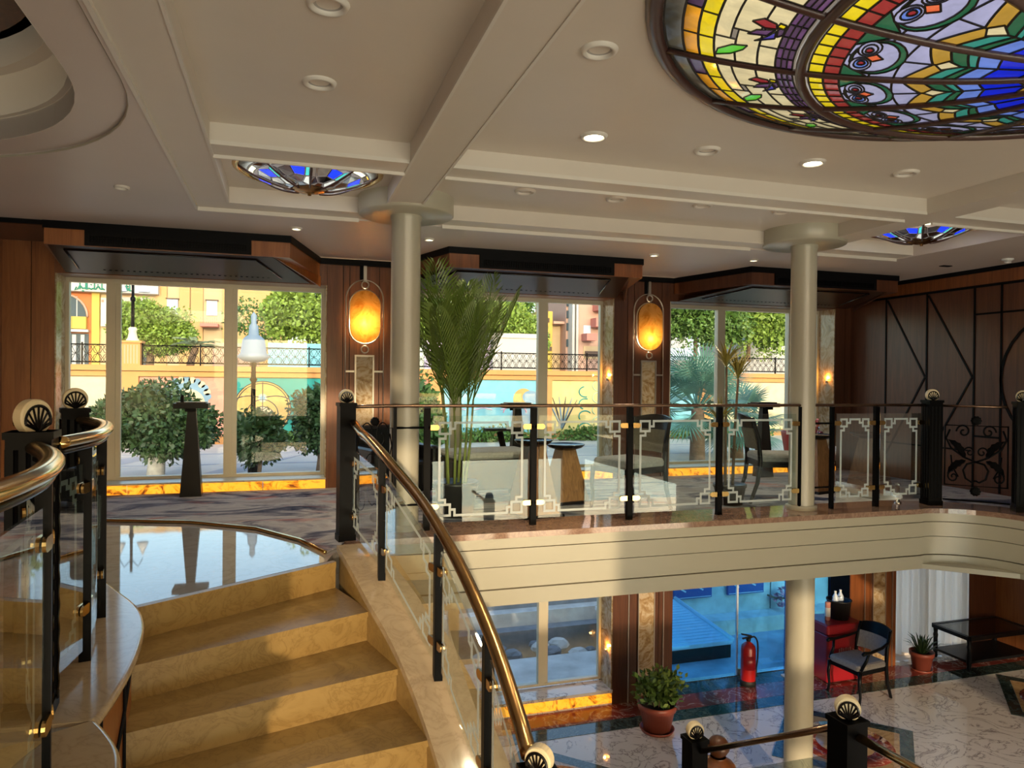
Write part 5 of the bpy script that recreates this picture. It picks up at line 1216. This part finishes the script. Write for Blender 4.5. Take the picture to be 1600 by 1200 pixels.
# mural wall
mw = sroot('wall_promenade'); mw['label'] = 'sand coloured retaining wall with murals along the promenade'
B((-30, 23.05, GZ), (40, 23.6, 1.25)).build('wall_core', 'wall_pale', mw)
B((-30, 22.93, 1.20), (40, 23.7, 1.34)).build('coping', 'wall_sand', mw); B((-30, 22.86, 1.36), (40, 23.75, 1.52)).build('coping', 'wall_sand', mw); B((-30, 22.98, GZ), (40, 23.06, GZ+.22)).build('plinth', 'wall_sand', mw)
def mural(x0, x1, m, label):
    return B((x0, 23.0, GZ+.24), (x1, 23.05, 1.18)).build('mural_panel', 'mural_'+m, mw)
for x in (-8.6, -6.3, -4.28, 1.35, 4.6, 8.37, 11.1, 14.5):
    for z0, z1, w in ((GZ, 1.2, .22),): B((x-w, 22.90, z0), (x+w, 23.05, z1)).build('pilaster', 'wall_sand', mw)
pk = mural(-4.05, -1.62, 'pink', ''); te = mural(-1.6, 1.1, 'teal', ''); sb = mural(4.85, 8.15, 'skyblue', ''); ye = mural(8.6, 10.85, 'yellow', ''); mural(1.6, 4.35, 'pink', ''); mural(11.35, 14.2, 'skyblue', ''); mural(14.8, 19, 'cream', ''); mural(-6.05, -4.5, 'cream', ''); mural(-8.4, -6.5, 'pink', '')
def disc(c, r, y, m, par, name='painted_disc', n=36, sx=1): 
    return MB().add([(c[0]+sx*r*math.cos(a), y, c[1]+r*math.sin(a)) for a in np.linspace(0, 2*PI, n+1)[:-1]]+[(c[0]+sx*r*math.cos(a), y+.004, c[1]+r*math.sin(a)) for a in np.linspace(0, 2*PI, n+1)[:-1]], [tuple(range(n)), tuple(range(2*n-1, n-1, -1))]+[(i, (i+1) % n, n+(i+1) % n, n+i) for i in range(n)]).build(name, 'mural_'+m, par)
def ringm(c, r, y, w, m, par, sx=1, a0=0, a1=2*PI): return MB().tube([(c[0]+sx*r*math.cos(a), y, c[1]+r*math.sin(a)) for a in np.linspace(a0, a1, 33)], w, 4, flat=1).build('painted_line', 'mural_'+m, par)
C0 = (-.69, .26)
disc(C0, .82, 22.994, 'gold', te); disc((C0[0], C0[1]-.30), .36, 22.988, 'cream', te)
for r, c in ((.82, C0), (.76, C0), (.45, (C0[0], C0[1]-.18)), (.36, (C0[0], C0[1]-.30))): ringm(c, r, 22.986, .013, 'ink', te)
disc((C0[0], C0[1]+.32), .13, 22.984, 'cream', te); disc((C0[0], C0[1]+.32), .08, 22.979, 'bluegrey', te)
for s in (-1, 1):
    MB().tube([(C0[0]+s*x, 22.984, C0[1]+.32+.2*math.sin(x*2.6)-(.28*x)) for x in np.linspace(.1, .76, 10)], .014, 4).build('painted_line', 'mural_ink', te)
    for k in range(5): MB().tube([(C0[0], 22.983, C0[1]-.04-.075*k), (C0[0]+s*.15, 22.983, C0[1]+.06-.075*k)], .011, 4).build('painted_line', 'mural_ink', te)
MB().tube([(C0[0], 22.982, C0[1]+.8), (C0[0], 22.982, C0[1]-.75)], .012, 4).build('painted_line', 'mural_ink', te)
hd = disc((-2.85, .55), .62, 22.994, 'bluegrey', pk, sx=1.05); disc((-2.75, .38), .46, 22.988, 'cream', pk)
for k in range(13): a = PI*k/12; disc((-2.8+.58*math.cos(a), .62+.50*math.sin(a)), .10, 22.986, 'cream' if k % 2 else 'bluegrey', pk, n=14)
for k in range(4): ringm((-3.7+.65*k, -.1-.13*(k % 2)), .16, 22.99, .012, 'rose', pk, 1, 0, PI)
disc((7.6, .55), .36, 22.994, 'gold', sb); disc((7.85, .62), .22, 22.989, 'bluegrey', sb, sx=1.3); disc((7.6, -.05), .42, 22.993, 'bluegrey', sb, sx=1.1); ringm((7.3, .1), .25, 22.985, .02, 'rose', sb, 1.6, 0, PI)
for k in range(3): MB().tube([(5.0+k*.9, 22.99, .2), (5.3+k*.9, 22.99, .27), (5.6+k*.9, 22.99, .2)], .02, 4).build('painted_line', 'mural_lilac', sb)
for k in range(6): a = -.9+.36*k; MB().tube([(9.0, 22.99, -.45), (9.0+.45*math.sin(a), 22.99, .05+.25*math.cos(a)), (9.0+.7*math.sin(a), 22.99, .35+.3*math.cos(a))], [.035, .025, .008], 4).build('painted_line', 'mural_ink' if k % 2 else 'mural_bluegrey', ye)
for k in range(8): ringm((9.85+.5*(k % 2), -.45+.21*k), .18, 22.99, .022, 'sage' if k % 2 else 'teal', ye, 1.3, .3*k, PI+.3*k)
# upper street, its lattice railing, lamp pedestals
struct(B((-60, 23.6, 0), (80, 70, 1.36)).build('ground_street', 'ground_far'), 'street above the promenade wall')
rl_ = thing('street_railing', 'wrought iron lattice railing along the top of the promenade wall', 'railing', (0, 0, 0))
for z in (1.60, 2.10): MB().tube([(-12, 23.3, z), (20, 23.3, z)], .018, 4).build('rail_bar', 'iron', rl_)
m0 = MB()
for i in range(6):
    for j in range(2):
        c = (i*.25+.125, 1.72+j*.24); m0.tube([(c[0]+.115*math.cos(a), 23.3, c[1]+.115*math.sin(a)) for a in np.linspace(0, 2*PI, 9)[:-1]], .010, 3, closed=True)
    m0.tube([(i*.25, 23.3, 1.6), (i*.25+.25, 23.3, 2.1)], .008, 3).tube([(i*.25+.25, 23.3, 1.6), (i*.25, 23.3, 2.1)], .008, 3)
o0 = None
for k in range(20):
    if o0 is None: o = o0 = m0.build('lattice_panel', 'iron', rl_)
    else: o = o0.copy(); COL.objects.link(o); o.parent = rl_
    o.location = (-11.8+1.56*k, 0, 0)
    MB().box((-11.84+1.56*k, 23.28, 1.52), (-11.80+1.56*k, 23.32, 2.16)).build('rail_post', 'iron', rl_)
def street_lamp(x, y, z, label, ped=True, h=1.9):
    t = thing('street_lamp', label, 'street lamp', (x, y, z), 0, 'street lamps')
    b = 0
    if ped:
        B((-.24, -.24, 0), (.24, .24, .66)).build('pedestal', 'wall_sand', t); B((-.29, -.29, .66), (.29, .29, .72)).build('pedestal_cap', 'wall_sand', t); b = .72
        for k in range(5): B((-.18+k*.08, -.246, .06), (-.14+k*.08, -.238, .60)).build('flute', 'wall_pale', t)
        MB().lathe((0, 0, b), [(.19, 0), (.13, .10), (.10, .28), (.13, .34), (.09, .40)], 14).build('vase_base', 'fan_stone', t); b += .38
    MB().lathe((0, 0, b), [(.05, 0), (.045, h*.4), (.07, h*.42), (.07, h*.46), (.04, h*.48), (.035, h)], 12).build('pole', 'iron', t)
    for s in (-1, 1):
        MB().tube([(0, 0, b+h*.8), (s*.18, 0, b+h*.92), (s*.30, 0, b+h*.80)], .015, 5).build('bracket', 'iron', t)
        MB().lathe((s*.30, 0, b+h*.55), [(.16, 0), (.12, .10), (.07, .22), (.02, .36)], 14).build('bell_shade', 'lamp_white', t)
    return t
street_lamp(-4.28, 23.28, 1.5, 'lamp on a fluted stone pedestal before the round clipped tree')
street_lamp(9.7*2.2, 24.4, 1.36, 'white bell street lamp among the leaves outside the right window', False, 2.2)
t = thing('street_lamp', 'window reflection built as a lantern on a dark post before the teal mural', 'street lamp', (-.66, 15.9, GZ), 0, 'street lamps')
MB().lathe((0, 0, 0), [(.10, 0), (.10, .25), (.05, .35), (.045, 1.9), (.08, 1.95), (.05, 2.0), (.045, 2.35)], 12).build('pole', 'iron', t)
MB().lathe((0, 0, 0), [(.001, 2.30), (.20, 2.33), (.34, 2.42), (.26, 2.50), (.22, 2.78), (.16, 2.84), (.10, 2.88), (.09, 3.06), (.05, 3.12), (.06, 3.28), (.001, 3.36)], 20).build('lantern', 'reflection_pale', t)  # solid lantern form put in for a pale reflection in the window glass
# trees and shrubs
def tree(name, label, cat, x, y, z, crowns, n, size, m, trunk, group=None, th=.12, tm='bark', seed=1):
    t = thing(name, label, cat, (x, y, z), 0, group)
    if trunk: 
        MB().tube([(0, 0, 0), (.03, .02, trunk*.5), (0, 0, trunk)], [th*1.15, th, th*.8], 10).build('trunk', tm, t)
        for k in range(4): a = k*1.7; MB().tube([(0, 0, trunk*.9), (.3*crowns[0][1][0]*math.cos(a), .3*crowns[0][1][1]*math.sin(a), crowns[0][0][2])], [th*.5, th*.2], 6).build('branch', tm, t)
    for i, (c, r) in enumerate(crowns):
        leaves(MB(), c, r, n, size, seed+i, .62).build('foliage', m, t)
        if n > 1000: leaves(MB(), c, tuple(x*.72 for x in r), 900, size*2.2, seed+i+70, .5).build('inner_foliage', m, t)
    return t
tree('clipped_tree', 'dark leafy clipped tree with whitewashed trunk close outside the left window', 'tree', -2.42, 15.4, GZ, [((0, 0, 1.12), (1.12, .9, .66)), ((.35, -.2, 1.0), (.75, .7, .55)), ((-.5, .1, 1.15), (.7, .6, .5))], 4200, .11, 'leaf_dark', .95, None, .15, 'bark_pale', 1)
tree('small_tree', 'thin dark small tree before the teal mural', 'tree', -.52, 15.2, GZ, [((0, 0, .80), (.48, .42, .52))], 1100, .11, 'leaf_dark', .6, None, .04, 'bark', 4)
tree('round_shrub', 'dense dark shrub at the right edge of the left window', 'shrub', .66, 15.7, GZ, [((0, 0, 1.15), (.52, .5, .80))], 2600, .10, 'leaf_dark', .6, None, .06, 'bark', 6)
tree('oleander', 'tall loose oleander shrub behind the near column and palm', 'shrub', 2.75, 15.6, GZ, [((0, 0, .95), (.62, .5, .95))], 1500, .13, 'leaf_mid', .5, None, .05, 'bark', 7)
tree('clipped_street_tree', 'round clipped bright green tree behind the fluted lamp pedestal', 'tree', -4.45, 27.0, 1.36, [((0, 0, 1.55), (1.15, 1.0, .95)), ((.6, 0, 1.25), (.75, .8, .62)), ((-.5, 0, 1.6), (.7, .7, .7))], 4600, .11, 'leaf_lime', 1.0, None, .12, 'bark', 9)
for k, (x, y, h, r, l) in enumerate(((.75, 27.5, 2.3, 1.5, 'tall airy tree at the right of the left window'), (6.3, 29, 2.6, 1.7, 'bright leafy tree left in the middle window'), (8.4, 27.8, 1.9, 1.45, 'dense green street tree in the middle window'), (9.2, 33, 3.6, 1.8, 'tall darker tree rising behind the street tree'), (3.6, 28, 2.4, 1.8, 'leafy tree hidden mostly behind the near column'), (16.3, 26.5, 2.9, 1.9, 'leafy street tree at the left of the right window'), (19.6, 27.5, 3.0, 2.2, 'large leafy street tree filling the top of the right window'), (-1.3, 30, 2.2, .9, 'thin bare-branched tree before the sand facade'))):
    thin = k == 7
    tree('street_tree', l, 'tree', x, y, 1.36, [((0, 0, h), (r, r*.8, r*.85)), ((r*.5, -.2, h*.8), (r*.7, r*.6, r*.6)), ((-r*.5, .2, h*.95), (r*.65, r*.6, r*.6))], 350 if thin else 2300, .15, 'leaf_mid' if k % 2 else 'leaf_lime', h*.8, 'street trees beyond the wall', .09, 'bark', 20+k*3)
t = thing('date_palm', 'small feathery palm with leaning trunk beside the round clipped tree', 'palm', (-3.0, 25.2, 1.36))
MB().tube([(0, 0, 0), (.08, 0, .4), (.20, 0, .80)], [.13, .11, .10], 10).build('trunk', 'bark', t)
for k in range(16):
    a = k*2.4; m = MB(); frond(m, (.2, 0, .8), (math.cos(a), math.sin(a)*.8, random.uniform(.1, .9)), .85, .35, 16, .26, .05); m.build('frond', 'leaf_olive', t)
def fan_palm(label, x, y, z, n, L, seed, ht=.7):
    random.seed(seed); t = thing('fan_palm', label, 'palm', (x, y, z), 0, 'blue green fan palms')
    MB().tube([(0, 0, 0), (0, 0, ht)], [.2, .16], 10).build('trunk', 'bark', t)
    for k in range(n):
        a = k*2.4; el = random.uniform(-.35, 1.3); d = Vector((math.cos(a)*math.cos(el), math.sin(a)*math.cos(el), math.sin(el))); b = Vector((0, 0, ht-.05)); c = b+d*L*random.uniform(.6, .85)
        m = MB(); m.tube([b, c], .018, 5)
        u = d.cross(Vector((0, 0, 1))).normalized(); v = d
        w = u.cross(v)
        for j in range(30):
            th = -2.0+4.0*j/29; dd = (v*math.cos(th)+u*math.sin(th)-w*.12).normalized(); l = L*.72*(.8+.2*math.cos(th)); s = dd.cross(w).normalized()*.022
            p1 = c+dd*l*.55; p2 = c+dd*l-Vector((0, 0, l*.12)); m.add([c, p1-s, p2, p1+s], [(0, 1, 2, 3)])
        m.build('fan_leaf', 'leaf_teal', t)
fan_palm('broad blue green fan palm filling the left of the right window', 9.75, 15.7, GZ, 34, 1.25, 5, 1.35)
fan_palm('blue green fan palm lower at the right of the right window', 11.35, 16.4, GZ, 28, 1.1, 8, .8)
for k, (x0, x1, l) in enumerate(((-1.2, 1.6, 'low clipped hedge at the foot of the teal mural'), (4.6, 8.2, 'low hedge at the foot of the pale blue mural'), (8.3, 11.6, 'low hedge at the foot of the yellow mural'), (12, 17, 'low green hedge behind the fan palms'))):
    t = thing('hedge', l, 'hedge', ((x0+x1)/2, 22.3, GZ), 0, 'promenade hedges')
    w = (x1-x0)/2; leaves(MB(), (0, 0, .18), (w, .4, .26), 1500, .13, 50+k, .2).build('foliage', 'leaf_mid', t); MB().tube([(-w*.8, 0, .02), (w*.8, 0, .05)], .03, 5).build('stem', 'bark', t)
# ---- buildings
FY = 38
def X(px): return -10.05+(px-92)*.0267
def Z(py): return 5.38-(py-445)*.0296
def bp(par, name, m, a, b, y0, y1): return B((a[0], y0, b[1]), (b[0], y1, a[1])).build(name, m, par)
t = thing('arched_building', 'orange and yellow building with dark arch at the far left outside', 'building', (0, 0, 0))
bp(t, 'wall', 'facade_orange', (X(40), Z(452)), (X(146), 1.3), FY, FY+4)
m = MB(); pts = [(X(60), Z(494))]+[(X(100)+(X(136)-X(100))*math.cos(a), Z(494)+(Z(459)-Z(494))*math.sin(a)) for a in np.linspace(PI, 0, 17)]+[(X(136), Z(494))]
k = len(pts); m.add([(p[0], FY-.05, p[1]) for p in pts]+[(p[0], FY+.05, p[1]) for p in pts], [tuple(range(k)), tuple(range(2*k-1, k-1, -1))]+[(i, (i+1) % k, k+(i+1) % k, k+i) for i in range(k)]); m.build('arch_opening', 'facade_glassdark', t)
MB().tube([(p[0], FY-.06, p[1]) for p in pts[1:-1]], .05, 6).build('arch_moulding', 'facade_pink', t)
for px in (98, 104, 119): bp(t, 'glazing_bar', 'facade_grey', (X(px), Z(462)), (X(px)+.04, Z(494)), FY-.07, FY-.05)
for k in range(3): bp(t, 'parapet_panel', 'facade_yellow', (X(70+k*22), Z(494)), (X(91.5+k*22), Z(513)), FY-.25, FY)
bp(t, 'parapet_edge', 'facade_white', (X(60), Z(514)), (X(139), Z(518)), FY-.3, FY); bp(t, 'shop_front', 'facade_glassdark', (X(60), Z(520)), (X(138), 1.36), FY-.04, FY)
for px in (100, 113, 126): bp(t, 'shop_pillar', 'facade_grey', (X(px), Z(522)), (X(px+6), 1.36), FY-.1, FY-.04)
bp(t, 'corner_pillar', 'facade_yellow', (X(143), Z(455)), (X(155), 1.3), FY-.12, FY+.5)
t = thing('sand_building', 'long sand coloured building with tall windows behind the clipped tree', 'building', (0, 0, 0))
bp(t, 'wall', 'facade_beige', (X(146), 6.3), (X(470), 1.3), FY+.05, FY+5)
bp(t, 'fascia_band', 'facade_white', (X(40), Z(425)), (X(250), Z(455)), FY-.5, FY+.05)
for a, b in ((244, 262), (283, 300), (302, 322), (355, 470)): bp(t, 'pier', 'facade_sand', (X(a), 6.3), (X(b), 1.3), FY-.10, FY+.1)
for a in (262, 328):
    bp(t, 'window', 'facade_paleblue', (X(a), Z(461)), (X(a+18), Z(485)), FY-.06, FY+.06); bp(t, 'window_head', 'facade_darkbrown', (X(a)-.06, Z(459)), (X(a+18)+.06, Z(461)), FY-.10, FY+.0)
    bp(t, 'window_mullion', 'facade_white', (X(a+8.7), Z(461)), (X(a+9.3), Z(485)), FY-.08, FY-.06)
bp(t, 'balcony_slab', 'facade_salmon', (X(320), Z(500)), (X(350), Z(505)), FY-.9, FY)
for k in range(9): bp(t, 'baluster', 'facade_salmon', (X(321+k*3.3), Z(489)), (X(322+k*3.3), Z(500)), FY-.88, FY-.84)
bp(t, 'shop_window', 'facade_grey', (X(178), Z(460)), (X(234), Z(492)), FY-.02, FY+.06); bp(t, 'awning', 'facade_salmon', (X(190), Z(470)), (X(222), Z(480)), FY-.5, FY-.02); bp(t, 'ground_shop', 'facade_glassdark', (X(215), Z(545)), (X(240), 1.36), FY-.02, FY+.06); bp(t, 'ground_shop', 'facade_pink', (X(340), Z(530)), (X(420), 1.36), FY-.3, FY+.06)
bp(t, 'poster', 'facade_white', (X(157), Z(463)), (X(169), Z(508)), FY-.12, FY+.06); bp(t, 'poster_mark', 'facade_salmon', (X(158), Z(466)), (X(162), Z(470)), FY-.14, FY-.12)
# green lettering on the white fascia
def text(body, x, z, s, par, y=FY-.53):
    c = bpy.data.curves.new('sign_text', 'FONT'); c.body = body; c.size = s; c.extrude = .01
    o = bpy.data.objects.new('sign_lettering', c); COL.objects.link(o); o.location = (x, y, z); o.rotation_euler = (PI/2, 0, 0)
    dg = bpy.context.evaluated_depsgraph_get(); me = bpy.data.meshes.new_from_object(o.evaluated_get(dg)); bpy.data.objects.remove(o)
    me.materials.clear(); me.materials.append(MT['facade_signgreen'])
    n = bpy.data.objects.new('sign_lettering', me); COL.objects.link(n); n.location = (x, y, z); n.rotation_euler = (PI/2, 0, 0); n.parent = par; return n
text('AR', X(91), Z(453), .46, t)
def script(xa, xb, zb, par):      # joined Arabic-style script in strokes
    m = MB(); P = []
    n = 40
    for i in range(n+1):
        u = i/n; P.append((xa+(xb-xa)*u, FY-.53, zb+.05*abs(math.sin(u*PI*6))+.10*max(0, math.sin(u*PI*3+.6))**6))
    m.tube(P, .035, 5)
    for u in (.08, .30, .34, .62, .9): m.tube([(xa+(xb-xa)*u, FY-.53, zb), (xa+(xb-xa)*u, FY-.53, zb+.30)], .032, 5)
    for u in (.18, .22, .5, .75): m.ball((xa+(xb-xa)*u, FY-.53, zb-.08 if u < .4 else zb+.22), .035, 6, 4)
    m.tube([(xa, FY-.53, zb), (xa-.12, FY-.53, zb-.06), (xa-.05, FY-.53, zb+.10)], .03, 5); m.build('sign_lettering', 'facade_signgreen', par)
script(X(125), X(166), Z(452), t); script(X(189), X(207), Z(452.5), t)
# apartments in the middle window
def X2(px): return 14.49+(px-870)*.0395
def Z2(py): return 4.59-(py-500)*.0357
t = thing('pink_apartment_block', 'pink apartment block with salmon balconies in the middle window', 'building', (0, 0, 0))
bp(t, 'wall', 'facade_pink', (X2(904), 7.4), (X2(985), 1.3), FY, FY+6); bp(t, 'wall', 'facade_pink', (X2(890), 7), (X2(905), 1.3), FY+.6, FY+6)
for px in (893, 899): bp(t, 'column_strip', 'facade_white', (X2(px), 6.9), (X2(px)+.14, 1.3), FY-.1, FY+.6)
for py in (470, 489, 509, 535): bp(t, 'window', 'facade_glassdark', (X2(890.5), Z2(py-6)), (X2(893), Z2(py+6)), FY+.5, FY+.62)
for a, b, c, d in ((908, 503, 924, 514), (922, 478, 960, 492), (925, 455, 960, 466)): bp(t, 'balcony', 'facade_salmon', (X2(a), Z2(b+18)), (X2(b) if False else X2(c), Z2(d+18)), FY-.8, FY)
for a, b, c, d in ((911, 507, 922, 520), (935, 485, 944, 500)): bp(t, 'window', 'facade_paleblue', (X2(a), Z2(b)), (X2(c), Z2(d)), FY-.03, FY+.02)
bp(t, 'garage_frame', 'facade_beige', (X2(911), Z2(540)), (X2(937), Z2(560)), FY-.04, FY+.02); bp(t, 'garage_louvre', 'facade_darkbrown', (X2(913), Z2(548)), (X2(935), Z2(557)), FY-.08, FY-.04)
t = thing('yellow_house', 'narrow yellow house between trees and the pink apartments', 'building', (0, 0, 0))
bp(t, 'wall', 'facade_yellow', (X2(852), Z2(484)), (X2(873), 1.3), FY+1, FY+5); bp(t, 'wall', 'facade_beige', (X2(873), Z2(505)), (X2(890), 1.3), FY+1.5, FY+5)
for a, b in ((863, 495), (866, 495), (862, 520), (865, 541)): bp(t, 'window', 'facade_darkbrown', (X2(a), Z2(b)), (X2(a+(2 if b == 495 else 7)), Z2(b+7)), FY+.95, FY+1.05)
bp(t, 'terrace_slab', 'facade_pink', (X2(873), Z2(500)), (X2(892), Z2(504)), FY+.8, FY+1.6)
t = thing('white_wall_house', 'white house with sand coloured door outside the right window', 'building', (0, 0, 0))
B((20.6, 29.5, 1.36), (34, 33, 3.3)).build('wall', 'facade_white', t); B((20.6, 29.4, 3.2), (34, 33.1, 3.42)).build('roof_band', 'facade_paleblue', t); B((23.2, 29.4, 1.36), (23.9, 29.5, 2.7)).build('door', 'facade_sand', t); B((22.3, 29.42, 1.7), (22.9, 29.5, 2.7)).build('window', 'facade_grey', t); B((14, 24.2, 1.36), (30, 24.5, 2.0)).build('garden_wall', 'facade_white', t)
t = thing('blue_hoarding', 'pale blue painted hoarding with a white kiosk on the street', 'hoarding', (0, 0, 0))
B((4.6, 25.0, 1.36), (8.6, 25.1, 2.55)).build('board', 'mural_lilac', t); B((7.0, 24.7, 1.36), (8.9, 25.6, 2.7)).build('kiosk', 'facade_white', t); B((6.95, 24.65, 2.7), (8.95, 25.65, 2.86)).build('kiosk_roof', 'facade_white', t); B((-.6, 25.2, 1.36), (1.1, 25.3, 2.35)).build('board', 'mural_skyblue', t)
t = thing('background_building', 'pale building far behind the trees at the right', 'building', (0, 0, 0))
B((20, 42, 1.3), (48, 46, 7)).build('wall', 'facade_paleblue', t)
for k in range(9): B((21+k*3, 41.95, 3.4), (22.2+k*3, 42.02, 5)).build('window', 'facade_grey', t)
